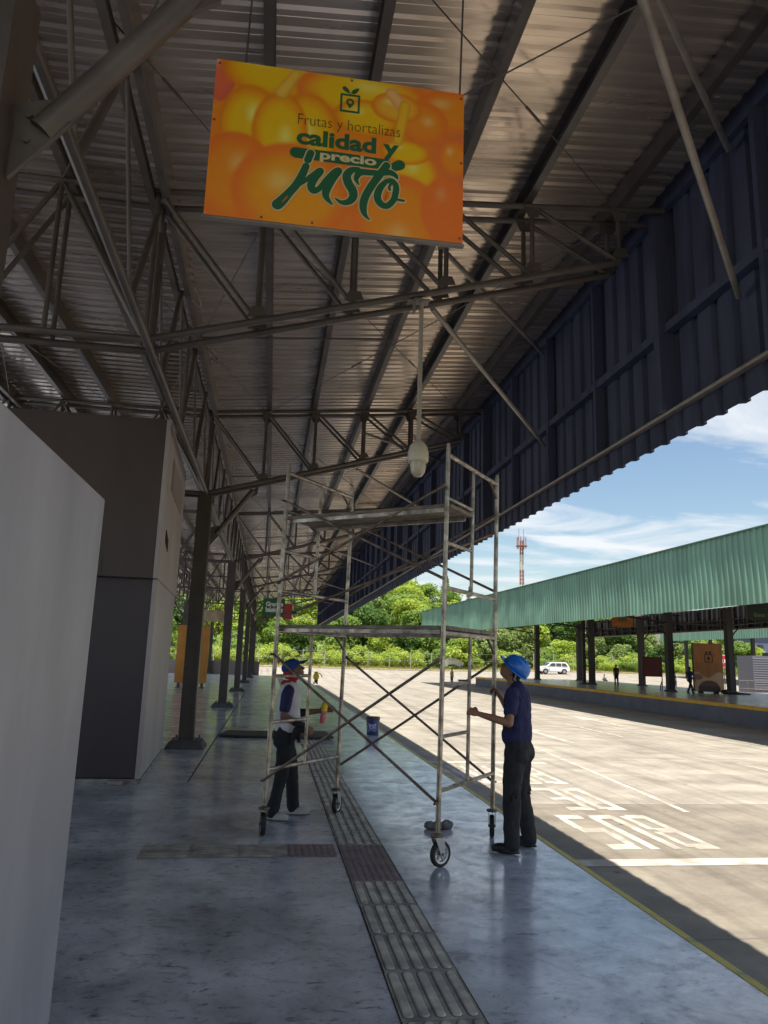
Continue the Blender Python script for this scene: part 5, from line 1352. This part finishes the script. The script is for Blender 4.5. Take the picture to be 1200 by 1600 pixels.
# orange advertising panels at the far left
for (x, w, lab) in ((-3.68, 1.5, 'tall orange advertising panel standing behind the first full column'),):
    t = thing('advertising_panel', (x, 37, 0), lab, 'panel')
    mb = MB(); mb.box(x - w / 2, x + w / 2, 37, 37.2, .22, 2.95); mb.build('panel_body', mat('panel_orange', (.50, .20, .035), .6, col2=(.62, .30, .06), vscale=1.2), t)
    for dx_ in (-.55, .55):
        mb = MB(); mb.box(x + dx_ - .06, x + dx_ + .06, 37.02, 37.18, 0, .22); mb.box(x + dx_ - .12, x + dx_ + .12, 36.8, 37.4, .0, .03); mb.build('stand', steel, t)
# low grey wall far left
t = thing('low_wall', (-8, 66, 0), 'low grey wall beyond the far end of the platform at the left', 'wall')
mb = MB(); mb.box(-22, -.8, 66, 66.2, -.9, 1.05); mb.build('wall_body', mat('low_wall_paint', (.34, .28, .28), .8), t)
# things lying about on the opposite platform
mb = MB(); mb.ell((30.0, 45.9, .16), .30, .2, .16, 12, 8); mb.cap((30.2, 45.9, .1), (31.6, 45.6, .06), .10, .05)
o = remesh(mb, 'bundle', .03, blackm, smooth=2, loc=(30.6, 45.8, 0)); tag(o, 'dark bundle with a long tail lying between the banner and the last column', 'bundle')
t = thing('cement_trough', (22.9, 76.0, 0), 'grey mixing trough standing on the far end of the opposite platform', 'trough')
mb = MB(); mb.lathe((21.2, 80, -.85), [(.45, 0), (.62, .5), (.58, .5), (.42, .05)], 14); mb.build('trough_body', mat('trough_grey', (.14, .14, .15), .6), t, smooth=True)
mb = MB(); mb.tube((21.2, 79.4, -.62), (20.3, 79.3, -.4), .03, n=6); mb.build('handle', steel, t)
# stop sign
gx, gy = 41.2, 63.0; gz = ground_z(gx, gy)
t = thing('stop_sign', (gx, gy, gz), 'red octagonal ALTO sign on a thin post right of the tall banner', 'stop sign')
mb = MB(); mb.tube((gx, gy, gz), (gx, gy, 2.4), .035, n=8); mb.build('post', steel, t)
mb = MB(); rr = .62; cz = 2.35
mb.plate([(gx + rr * math.cos(R(22.5 + 45 * i)), cz + rr * math.sin(R(22.5 + 45 * i))) for i in range(8)], gy - .06, gy - .04); mb.build('rim', whitem, t)
mb = MB(); rr = .56
mb.plate([(gx + rr * math.cos(R(22.5 + 45 * i)), cz + rr * math.sin(R(22.5 + 45 * i))) for i in range(8)], gy - .075, gy - .062); mb.build('plate', mat('sign_red', (.45, .03, .05), .5), t)
text_obj('lettering', 'ALTO', whitem, Matrix.Translation((gx - .42, gy - .082, cz - .16)) @ Matrix.Rotation(R(90), 4, 'X'), .84, .32, bold=.02, parent=t)
# parked motorcycle behind the banner
mx_, my_ = 37.7, 57.5; mz_ = ground_z(mx_, my_)
t = thing('motorcycle', (mx_, my_, mz_), 'dark motorcycle parked in the sun between the banner and the stop sign', 'motorcycle')
for dx_ in (-.65, .65):
    mb = MB()
    for i in range(20):
        a0, a1 = 2 * math.pi * i / 20, 2 * math.pi * (i + 1) / 20
        mb.tube((mx_ + dx_ + .27 * math.cos(a0), my_, mz_ + .31 + .27 * math.sin(a0)), (mx_ + dx_ + .27 * math.cos(a1), my_, mz_ + .31 + .27 * math.sin(a1)), .045, n=6, caps=False)
    mb.build('wheel', rubber, t, smooth=True)
mb = MB(); mb.cap((mx_ - .2, my_, mz_ + .45), (mx_ + .25, my_, mz_ + .5), .16, .14); mb.cap((mx_ + .1, my_, mz_ + .8), (mx_ + .4, my_, mz_ + .82), .14, .12); mb.build('engine', blackm, t, smooth=True)
mb = MB(); mb.cap((mx_ - .75, my_, mz_ + .82), (mx_ - .05, my_, mz_ + .78), .10, .09); mb.build('saddle', blackm, t, smooth=True)
mb = MB(); mb.tube((mx_ + .65, my_, mz_ + .3), (mx_ + .42, my_, mz_ + 1.02), .03, n=6); mb.tube((mx_ + .40, my_ - .35, mz_ + 1.05), (mx_ + .40, my_ + .35, mz_ + 1.05), .018, n=6); mb.build('fork', galvd, t)

# white car
cx, cy = 40.9, 104.0; cz = ground_z(cx, cy)
t = thing('parked_car', (cx, cy, cz), 'white four-door off-road car parked in the sun along the green verge', 'car')
carp = mat('car_white', (.78, .78, .78), .25, coat=.6); glass = mat('car_glass', (.03, .035, .04), .08, spec=.8)
prof = [(-2.28, .42), (-2.30, .75), (-2.22, 1.02), (-1.25, 1.12), (-.55, 1.62), (-.30, 1.70), (1.55, 1.72), (1.85, 1.62), (2.18, 1.10), (2.26, .95), (2.28, .45), (1.9, .36), (-1.9, .36)]
def car_prism(pts, w, wtop=None, z0=1.05):
    mb = MB(); n = len(pts); vs = []
    for sg in (-1, 1):
        for (x, z) in pts:
            ww = w if z <= z0 else w - (z - z0) * .22
            vs.append((cx + x, cy + sg * ww, cz + z))
    mb.add(vs, [tuple(range(n)), tuple(range(2 * n - 1, n - 1, -1))] + [(i, (i + 1) % n, n + (i + 1) % n, n + i) for i in range(n)]); return mb
body_c = car_prism(prof, .88).build('car_body', carp, t, bevel=.05)
for (x0, x1, x2, x3, nm) in ((-1.02, -.42, .10, .10, 'window'), (.20, .20, .98, .98, 'window'), (1.08, 1.08, 1.62, 1.92, 'window')):
    for sg in (-1, 1):
        mb = MB(); yv = lambda z: cy + sg * (.885 - (z - 1.05) * .22)
        mb.add([(cx + x0, yv(1.15), cz + 1.15), (cx + x1, yv(1.56), cz + 1.56), (cx + x2, yv(1.56), cz + 1.56), (cx + x3, yv(1.15), cz + 1.15)], [(0, 1, 2, 3)])
        w_ = mb.build(nm, glass, t); w_.modifiers.new('s', 'SOLIDIFY').thickness = .01
mb = MB(); mb.add([(cx - 1.23, cy - .74, cz + 1.145), (cx - .58, cy - .68, cz + 1.60), (cx - .58, cy + .68, cz + 1.60), (cx - 1.23, cy + .74, cz + 1.145)], [(0, 1, 2, 3)]); o = mb.build('windscreen', glass, t); o.location.z += .012
for x in (-1.42, 1.40):
    for sg in (-1, 1):
        mb = MB(); mb.lathe((cx + x, cy + sg * .78, cz + .37), [(.37, -.11), (.37, .11)], 24, 'Y'); w_ = mb.build('wheel', rubber, t, smooth=True)
        mb = MB(); mb.lathe((cx + x, cy + sg * .78, cz + .37), [(.21, -.118), (.21, .118)], 20, 'Y'); mb.build('rim', rim_m, w_, smooth=True)
    for sg in (-1, 1):
        mb = MB()
        for i in range(14):
            a0, a1 = math.pi * i / 14, math.pi * (i + 1) / 14
            mb.tube((cx + x + .42 * math.cos(a0), cy + sg * .885, cz + .37 + .42 * math.sin(a0)), (cx + x + .42 * math.cos(a1), cy + sg * .885, cz + .37 + .42 * math.sin(a1)), .035, n=6, caps=False)
        mb.build('wheel_arch', mat('arch_grey', (.25, .25, .25), .6), t, smooth=True)
mb = MB(); mb.box(cx - 2.36, cx - 2.24, cy - .8, cy + .8, cz + .42, cz + .62); mb.build('bumper', mat('arch_grey', (.25, .25, .25), .6), t)
mb = MB(); mb.box(cx + 2.22, cx + 2.36, cy - .8, cy + .8, cz + .42, cz + .62); mb.build('bumper', mat('arch_grey', (.25, .25, .25), .6), t)
for sg in (-1, 1):
    mb = MB(); mb.box(cx - .3, cx + 1.7, cy + sg * .66 - .02, cy + sg * .66 + .02, cz + 1.75, cz + 1.79); mb.build('roof_rail', blackm, t)
    mb = MB(); mb.box(cx - 2.31, cx - 2.24, cy + sg * .65 - .13, cy + sg * .65 + .13, cz + .74, cz + .92); mb.build('headlight', rim_m, t)
    mb = MB(); mb.box(cx - 1.0, cx - .85, cy + sg * .95 - .08, cy + sg * .95 + .08, cz + 1.12, cz + 1.26); mb.build('mirror', carp, t)

# right edge: grey louvred hut, dark blue cover, railing
t = thing('louvred_hut', (50, 68, 0), 'low grey louvred hut behind the right-most column', 'hut')
hz = ground_z(50, 68); mb = MB(); mb.box(47.6, 50.2, 68, 70.5, hz, hz + 3.6); hb = mb.build('hut_wall', mat('hut_grey', (.13, .13, .16), .7), t)
mb = MB()
for k in range(14): mb.box(47.6, 50.2, 67.95, 67.99, hz + .3 + k * .23, hz + .38 + k * .23)
mb.build('louvres', mat('hut_louvre', (.25, .25, .28), .6), t)
mb = MB(); mb.box(50.5, 54, 67.5, 70.5, hz, hz + 4.0); o = mb.build('dark_cover', mat('dark_blue_cover', (.012, .02, .045), .6), bevel=.05, loc=(52, 69, hz)); tag(o, 'tall dark blue covered crate standing right of the louvred hut', 'crate')
t = thing('railing', (44, 60, 0), 'thin metal railing with cross bars behind the right-most column', 'railing')
rz = -.2
mb = MB()
for k in range(13): mb.tube((39.6 + k * .75, 58.5, ground_z(42, 58.5)), (39.6 + k * .75, 58.5, .75), .018, n=5)
mb.build('uprights', galv, t)
for z in (.1, .75): 
    mb = MB(); mb.tube((39.6, 58.5, z), (48.6, 58.5, z), .022, n=6); mb.build('rail', galv, t)
small_person((41.7, 57.2, ground_z(41.7, 57.2)), R(170), 1.68, 'stand', (skind, whitec, trous, shoeb), 'person in a white shirt at the right picture edge beyond the platform')

# ------------------------------------------------------------------ telecom mast, hilltop roof, brick buildings
t = thing('telecom_mast', (103, 298, 0), 'tall red and white lattice mast with antennas rising behind the green canopy', 'mast')
mxc, myc = 104, 298; ttop = 56
redp = mat('mast_red', (.30, .12, .10), .6); wht = mat('mast_white', (.6, .55, .5), .6)
for s in range(8):
    z0 = 2 + s * 6.4; z1 = z0 + 6.4; w0 = .85 - s * .04; w1_ = .85 - (s + 1) * .04
    mb = MB()
    for (sx, sy) in ((-1, -1), (1, -1), (1, 1), (-1, 1)): mb.tube((mxc + sx * w0, myc + sy * w0, z0), (mxc + sx * w1_, myc + sy * w1_, z1), .16, n=6)
    for k in range(4):
        za = z0 + 1.6 * k
        for a, c in (((-1, -1), (1, -1)), ((1, -1), (1, 1)), ((1, 1), (-1, 1)), ((-1, 1), (-1, -1))):
            mb.tube((mxc + a[0] * w0, myc + a[1] * w0, za), (mxc + c[0] * w0, myc + c[1] * w0, za + 1.6), .07, n=5); mb.tube((mxc + c[0] * w0, myc + c[1] * w0, za), (mxc + a[0] * w0, myc + a[1] * w0, za + 1.6), .07, n=5)
    mb.build('lattice_section', redp if s % 2 else wht, t)
for k in range(9):
    a = 2 * math.pi * k / 9; mb = MB(); mb.box(mxc + 1.9 * math.cos(a) - .13, mxc + 1.9 * math.cos(a) + .13, myc + 1.9 * math.sin(a) - .13, myc + 1.9 * math.sin(a) + .13, 49.5, 54.5); mb.build('antenna', redp, t)
mb = MB(); mb.lathe((mxc, myc, 50.5), [(2.5, 0), (2.5, .25), (.5, .25), (.5, 0)], 16); mb.build('platform_ring', redp, t)
for dx_ in (-1.2, .9): 
    mb = MB(); mb.tube((mxc + dx_, myc, 53), (mxc + dx_, myc, 58), .10, n=5); mb.build('whip_antenna', redp, t)
hx, hy = 46.5, 238; t = thing('hilltop_pavilion', (hx, hy, 18), 'pavilion with a low pitched roof and a spire on the hilltop', 'pavilion')
mb = MB(); mb.lathe((hx, hy, 0), [(5.2, 24.3), (.4, 26.2), (.01, 26.4)], 8); mb.build('roof', mat('pavilion_roof', (.34, .30, .27), .7), t)
mb = MB(); mb.lathe((hx, hy, 0), [(4.2, 14), (4.2, 24.25)], 8); mb.build('wall', mat('pavilion_wall', (.4, .38, .34), .8), t)
mb = MB(); mb.tube((hx, hy, 26.2), (hx, hy, 32.5), .18, .06, n=6); mb.build('spire', steel, t)
brick = mat('brick_wall', (.30, .16, .12), .85, col2=(.22, .12, .10), vscale=1.5); plas = mat('plaster_wall', (.34, .32, .30), .85, var=.1)
def building(x, y, w, d, h, m, label, nwx=4, nwz=3):
    z = ground_z(x, y); t = thing('building', (x, y, z), label, 'building')
    mb = MB(); mb.box(x - w / 2, x + w / 2, y - d / 2, y + d / 2, z - 1, z + h); mb.build('wall', m, t)
    for i in range(nwx):
        for k in range(nwz):
            xx = x - w / 2 + (i + .5) * w / nwx; zz = z + 1 + k * (h - 1.2) / nwz
            mb = MB(); mb.box(xx - .6, xx + .6, y - d / 2 - .06, y - d / 2 - .01, zz, zz + 1.3); wf = mb.build('window', glass, t)
            mb = MB(); mb.box(xx - .72, xx + .72, y - d / 2 - .14, y - d / 2 - .062, zz - .14, zz - .02); mb.build('sill', plas, wf)
    mb = MB(); mb.box(x - w / 2 - .3, x + w / 2 + .3, y - d / 2 - .3, y + d / 2 + .3, z + h + .003, z + h + .3); mb.build('roof', plas, t)
building(80, 165, 14, 10, 12.5, brick, 'reddish brick apartment block seen between the two dark columns', 5, 4)
building(95.5, 172, 12, 9, 11.5, plas, 'pale plastered block standing right of the brick apartment block', 4, 4)
building(93, 130, 9, 8, 6.5, mat('blue_grey_wall', (.13, .15, .24), .8), 'blue grey building behind the ALTO sign', 3, 2)
building(89.5, 118, 7, 5, 3.2, mat('salmon_wall', (.55, .22, .17), .8), 'low salmon pink building behind the ALTO sign', 2, 1)

# ------------------------------------------------------------------ vegetation
def leafmat(name, c1, c2, tr):
    return mat(name, c1, .6, col2=c2, vscale=.55, detail=4, ramp=(.36, .62), transl=tr, spec=.25)
lm = [leafmat('leaf_yellow_green', (.44, .52, .09), (.21, .31, .045), (.48, .58, .08)),
      leafmat('leaf_mid_green', (.26, .37, .075), (.11, .19, .04), (.30, .43, .07)),
      leafmat('leaf_dark_green', (.10, .18, .04), (.045, .09, .025), (.14, .26, .04)),
      leafmat('leaf_grey_green', (.30, .37, .13), (.15, .21, .07), (.3, .4, .1))]
bark = mat('bark', (.16, .12, .09), .9, var=.3, vscale=5)
def crown_mesh(name, m, H, Rr, base, nclump, nleaf, ls, seed, shape='round', upness=.25):
    rn = random.Random(seed); vs = []; fs = []
    for c in range(nclump):
        if shape == 'round':
            a = rn.uniform(0, 6.283); q = rn.random() ** .6; zz = rn.uniform(0, 1)
            rad = Rr * q * math.sqrt(max(0.05, 1 - (zz * 1.15 - .35) ** 2)) * .82
            cc = V((rad * math.cos(a), rad * math.sin(a), base + (H - base) * (.12 + .78 * zz))); cr_ = Rr * rn.uniform(.26, .46)
        elif shape == 'cone':
            zz = rn.random(); a = rn.uniform(0, 6.283); rad = Rr * (1 - zz) * rn.uniform(.3, .9)
            cc = V((rad * math.cos(a), rad * math.sin(a), base + (H - base) * (.05 + .9 * zz))); cr_ = Rr * (.18 + .24 * (1 - zz))
        else:
            a = rn.uniform(0, 6.283); rad = Rr * math.sqrt(rn.random()) * .8
            cc = V((rad * math.cos(a), rad * math.sin(a), H * rn.uniform(.25, .75))); cr_ = Rr * rn.uniform(.3, .5)
        for k in range(nleaf):
            d_ = V((rn.gauss(0, 1), rn.gauss(0, 1), rn.gauss(0, 1) + upness)).normalized()
            p = cc + V((d_.x, d_.y, d_.z * .8)) * cr_ * rn.uniform(.72, 1.08)
            nrm = (d_ * .7 + V((rn.gauss(0, .5), rn.gauss(0, .5), rn.gauss(0, .5) + .35))).normalized()
            t1 = nrm.cross(V((rn.gauss(0, 1), rn.gauss(0, 1), rn.gauss(0, 1)))).normalized(); t2 = nrm.cross(t1)
            s1 = ls * rn.uniform(.6, 1.3); s2 = s1 * rn.uniform(.45, .8); o = len(vs)
            vs += [p - t1 * s1, p - t2 * s2, p + t1 * s1, p + t2 * s2]; fs.append((o, o + 1, o + 2, o + 3))
    me = bpy.data.meshes.new(name); me.from_pydata([tuple(v) for v in vs], [], fs); me.materials.append(m); return me
def trunk_mesh(H, r, seed):
    rn = random.Random(seed); mb = MB(); top = V((rn.uniform(-.4, .4), rn.uniform(-.4, .4), H * .55)); mb.tube((0, 0, -.5), top, r, r * .6, n=8, caps=False)
    for k in range(5):
        a = rn.uniform(0, 6.28); mb.tube(top, top + V((math.cos(a) * H * .2, math.sin(a) * H * .2, H * rn.uniform(.15, .35))), r * .5, r * .15, n=6, caps=False)
    me = bpy.data.meshes.new('trunk'); me.from_pydata(mb.v, [], mb.f); me.materials.append(bark); return me
def plant_obj(name, loc, crown, trunk, label, cat, group, rz, sc, m=None):
    o = bpy.data.objects.new(name, None); COL.objects.link(o); o.location = loc; o.rotation_euler = (0, 0, rz); o.scale = sc
    c = bpy.data.objects.new('crown' if trunk else 'foliage', crown); COL.objects.link(c); c.parent = o
    if trunk: t_ = bpy.data.objects.new('trunk', trunk); COL.objects.link(t_); t_.parent = o
    tag(o, label, cat, group); return o
cr_set = []
for i, (m, H_, Rr_) in enumerate(((lm[0], 8.5, 3.9), (lm[1], 9.0, 4.2), (lm[1], 7.5, 3.6), (lm[2], 8.5, 3.8), (lm[3], 8.0, 4.0), (lm[0], 7.0, 3.6))):
    cr_set.append((crown_mesh('crown_%s' % m.name, m, H_, Rr_, 1.6, 26, 190, .26, 10 + i), trunk_mesh(H_, .22, 20 + i), H_))
feather = (crown_mesh('feathery', lm[3], 13, 3.0, 3, 34, 120, .24, 77, 'cone'), trunk_mesh(13, .22, 44), 13)
colum = (crown_mesh('columnar', lm[2], 7.5, 1.9, .6, 22, 170, .20, 78, 'round'), trunk_mesh(7, .15, 45), 7)
rn = random.Random(11)
LBL = ['bright yellow green round tree on the far hillside', 'mid green broad tree on the far hillside', 'mid green low tree on the far hillside', 'dark green dense tree on the far hillside', 'grey green loose tree on the far hillside', 'low bright green tree on the far hillside']
GR = ['yellow green hillside trees', 'broad mid green hillside trees', 'low mid green hillside trees', 'dark green hillside trees', 'grey green hillside trees', 'low bright green hillside trees']
rows = [(127, -66, 84, 6.2), (136, -66, 84, 6.4), (147, -66, 74, 6.6), (159, -64, 72, 6.8), (171, -64, 70, 7.0), (184, -62, 70, 7.2), (198, -60, 72, 7.6), (213, -60, 74, 8.4)]
for ri, (Y, xa, xb, st) in enumerate(rows):
    x = xa + rn.uniform(0, 4)
    while x < xb:
        xx = x + rn.uniform(-1.6, 1.6); yy = Y + rn.uniform(-4, 4)
        right = xx > 44
        if right and ri > 3: x += st; continue
        w = [3, 2.6, 2.4, 3.0, 2.4, 2.6] if not right else [.6, 2, 2, 4, 4, .6]
        if ri == 0: w = [.8, 2, 2, 6, 3, .8]
        k = rn.choices(range(6), w)[0]; sc = rn.uniform(.75, 1.12) * (1.0 if ri else .85)
        plant_obj('tree', (xx, yy, ground_z(xx, yy) - .3), cr_set[k][0], cr_set[k][1], LBL[k], 'tree', GR[k], rn.uniform(0, 6.28), (sc * rn.uniform(.9, 1.15), sc * rn.uniform(.9, 1.15), sc))
        x += st * rn.uniform(.75, 1.15)
# trees at the right, beyond the second canopy
for (xx, yy, k, sc) in ((92, 146, 1, 1.0), (100, 150, 3, .95), (108, 147, 1, 1.05), (114, 142, 4, 1.0), (86, 122, 0, .6), (82, 120, 1, .65), (96, 114, 1, .75), (101, 116, 0, .8), (106, 113, 1, .8), (112, 117, 3, .9), (118, 121, 1, .9), (73, 118, 1, .6), (67, 121, 3, .6), (61, 123, 4, .6)):
    plant_obj('tree', (xx, yy, ground_z(xx, yy) - .3), cr_set[k][0], cr_set[k][1], ['yellow green', 'mid green', 'mid green', 'dark green', 'grey green'][k] + ' tree beyond the opposite platform at the right', 'tree', 'trees beyond the opposite platform', rn.uniform(0, 6), (sc, sc, sc))
for i, (xx, yy, sc, lab) in enumerate(((39.5, 226, 1.0, 'tall feathery tree on the skyline left of the pavilion'), (34.0, 219, .8, 'shorter feathery tree on the skyline, second left of the pavilion'), (53.5, 224, .9, 'feathery tree on the skyline right of the pavilion'), (60, 220, .62, 'small feathery tree on the skyline near the scaffold post'))):
    plant_obj('feathery_tree', (xx, yy, ground_z(xx, yy) - 1), feather[0], feather[1], lab, 'tree', 'feathery skyline trees', rn.uniform(0, 6), (sc, sc, sc))
for i in range(9):
    xx = 22 + i * 2.8; yy = 129 + (i % 3) * 1.5
    plant_obj('columnar_tree', (xx, yy, ground_z(xx, yy) - .4), colum[0], colum[1], 'narrow dark columnar tree in the row on the lower slope', 'tree', 'row of columnar trees', rn.uniform(0, 6), (1, 1, rn.uniform(.85, 1.15)))
# shrubs along the verge
bush = [crown_mesh('bush_a', lm[0], 3.4, 2.1, .1, 14, 210, .15, 91, 'bush'), crown_mesh('bush_b', lm[0], 2.6, 2.3, .1, 13, 200, .14, 92, 'bush'), crown_mesh('bush_c', lm[1], 3.2, 2.0, .1, 14, 190, .15, 93, 'bush')]
BL = ['bright yellow green tall shrub on the verge', 'bright yellow green low shrub on the verge', 'mid green shrub on the verge']
x = -62
while x < 84:
    for (yb, s0) in ((118.4, .9), (122.5, 1.15)):
        k = rn.choices((0, 1, 2), (4, 3, 1.5 if yb < 120 else 3))[0]
        xx = x + rn.uniform(-1.2, 1.2); yy = yb + rn.uniform(-1, 1.2); sc = s0 * rn.uniform(.62, 1.15)
        plant_obj('shrub', (xx, yy, ground_z(xx, yy) - .15), bush[k], None, BL[k], 'shrub', ['tall yellow green verge shrubs', 'low yellow green verge shrubs', 'mid green verge shrubs'][k], rn.uniform(0, 6), (sc, sc, sc * rn.uniform(.8, 1.2)))
    x += rn.uniform(2.6, 4.0)
for i in range(11):
    xx = 55 + i * 2.1; yy = 111.2 + .2 * (i % 2)
    plant_obj('hedge_shrub', (xx, 115.4, ground_z(xx, 115.4) - .1), bush[2 if i % 3 else 1], None, 'trimmed green shrub of the hedge beyond the opposite platform', 'shrub', 'hedge shrubs beyond the opposite platform', rn.uniform(0, 6), (.72, .6, .62))
sx, sy = 30.3, 116.0
plant_obj('tree', (sx, sy, ground_z(sx, sy) - .1), crown_mesh('crown_round_bright', lm[0], 4.9, 2.15, 1.6, 24, 170, .19, 55), trunk_mesh(5, .12, 9), 'single rounded bright green tree just behind the fence, seen through the scaffold', 'tree', None, 0, (1, 1, 1))
# grass on the verge: tufts
gv = []; gf = []
for i in range(26000):
    xx = rn.uniform(-70, 95); yy = 113.5 + rn.random() ** 1.3 * 12; zz = ground_z(xx, yy); hgt = rn.uniform(.15, .6) * (1 if yy > 115 else .6); a = rn.uniform(0, 6.28); w = rn.uniform(.03, .08); o = len(gv)
    gv += [(xx - w * math.cos(a), yy - w * math.sin(a), zz), (xx + w * math.cos(a), yy + w * math.sin(a), zz), (xx + rn.uniform(-.15, .15), yy + rn.uniform(-.15, .15), zz + hgt)]; gf.append((o, o + 1, o + 2))
me = bpy.data.meshes.new('verge_grass'); me.from_pydata(gv, [], gf); me.materials.append(mat('grass_dry', (.34, .36, .07), .8, col2=(.36, .26, .10), vscale=.35, ramp=(.4, .58), transl=(.3, .32, .06)))
vg = bpy.data.objects.new('verge_grass', me); COL.objects.link(vg); tag(vg, 'dry yellow and green grass on the verge before the fence', 'grass', kind='stuff')
# low ground cover on the slope between the trees
gv = []; gf = []
for i in range(60000):
    xx = rn.uniform(-75, 90); yy = rn.uniform(120, 222); zz = ground_z(xx, yy) + rn.uniform(0, 1.1); o = len(gv); s1 = rn.uniform(.2, .5)
    n_ = V((rn.gauss(0, 1), rn.gauss(0, 1) - .8, rn.gauss(0, 1) + .8)).normalized(); t1 = n_.cross(V((rn.random(), rn.random(), rn.random()))).normalized(); t2 = n_.cross(t1); p = V((xx, yy, zz))
    gv += [tuple(p - t1 * s1), tuple(p - t2 * s1 * .7), tuple(p + t1 * s1), tuple(p + t2 * s1 * .7)]; gf.append((o, o + 1, o + 2, o + 3))
me = bpy.data.meshes.new('slope_undergrowth'); me.from_pydata(gv, [], gf); me.materials.append(lm[1])
su = bpy.data.objects.new('slope_undergrowth', me); COL.objects.link(su); tag(su, 'leafy undergrowth covering the slope between the hillside trees', 'undergrowth', kind='stuff')
# chain link fence
fy = 116.6
t = thing('chain_link_fence', (5, fy, 0), 'chain link fence with grey posts along the green verge', 'fence')
fpm = mat('fence_post_concrete', (.34, .31, .28), .85); fwm = mat('fence_wire', (.22, .21, .20), .6, metal=.3)
x = -56; ws = MB()
while x < 84:
    z = ground_z(x, fy); mb = MB(); mb.box(x - .06, x + .06, fy - .06, fy + .06, z - .1, z + 2.6); mb.build('post', fpm, t)
    for zz in (.15, 1.25, 2.35): ws.tube((x, fy, z + zz), (x + 3.4, fy, ground_z(x + 3.4, fy) + zz), .012, n=4, caps=False)
    for k in range(10):
        xx = x + k * .34
        ws.tube((xx, fy, z + .15), (xx + 1.1, fy, z + 2.35), .004, n=3, caps=False); ws.tube((xx, fy, z + 2.35), (xx + 1.1, fy, z + .15), .004, n=3, caps=False)
    x += 3.4
ws.build('wire_mesh', fwm, t)
mb = MB(); pts = [(27.0 + .5 * k, 115.9, ground_z(27, 115.9) + .3 + 1.1 * math.sin(.25 + k * .36)) for k in range(8)]
for a, c in zip(pts, pts[1:]): mb.beam(a, c, 1.0, .06, up=(0, 1, 0.2))
o = mb.build('bent_sheet', mat('bent_sheet_white', (.5, .52, .5), .5), loc=(28.7, 115.9, ground_z(28.7, 115.9))); tag(o, 'pale bent metal sheet leaning against the fence behind the scaffold', 'metal sheet')
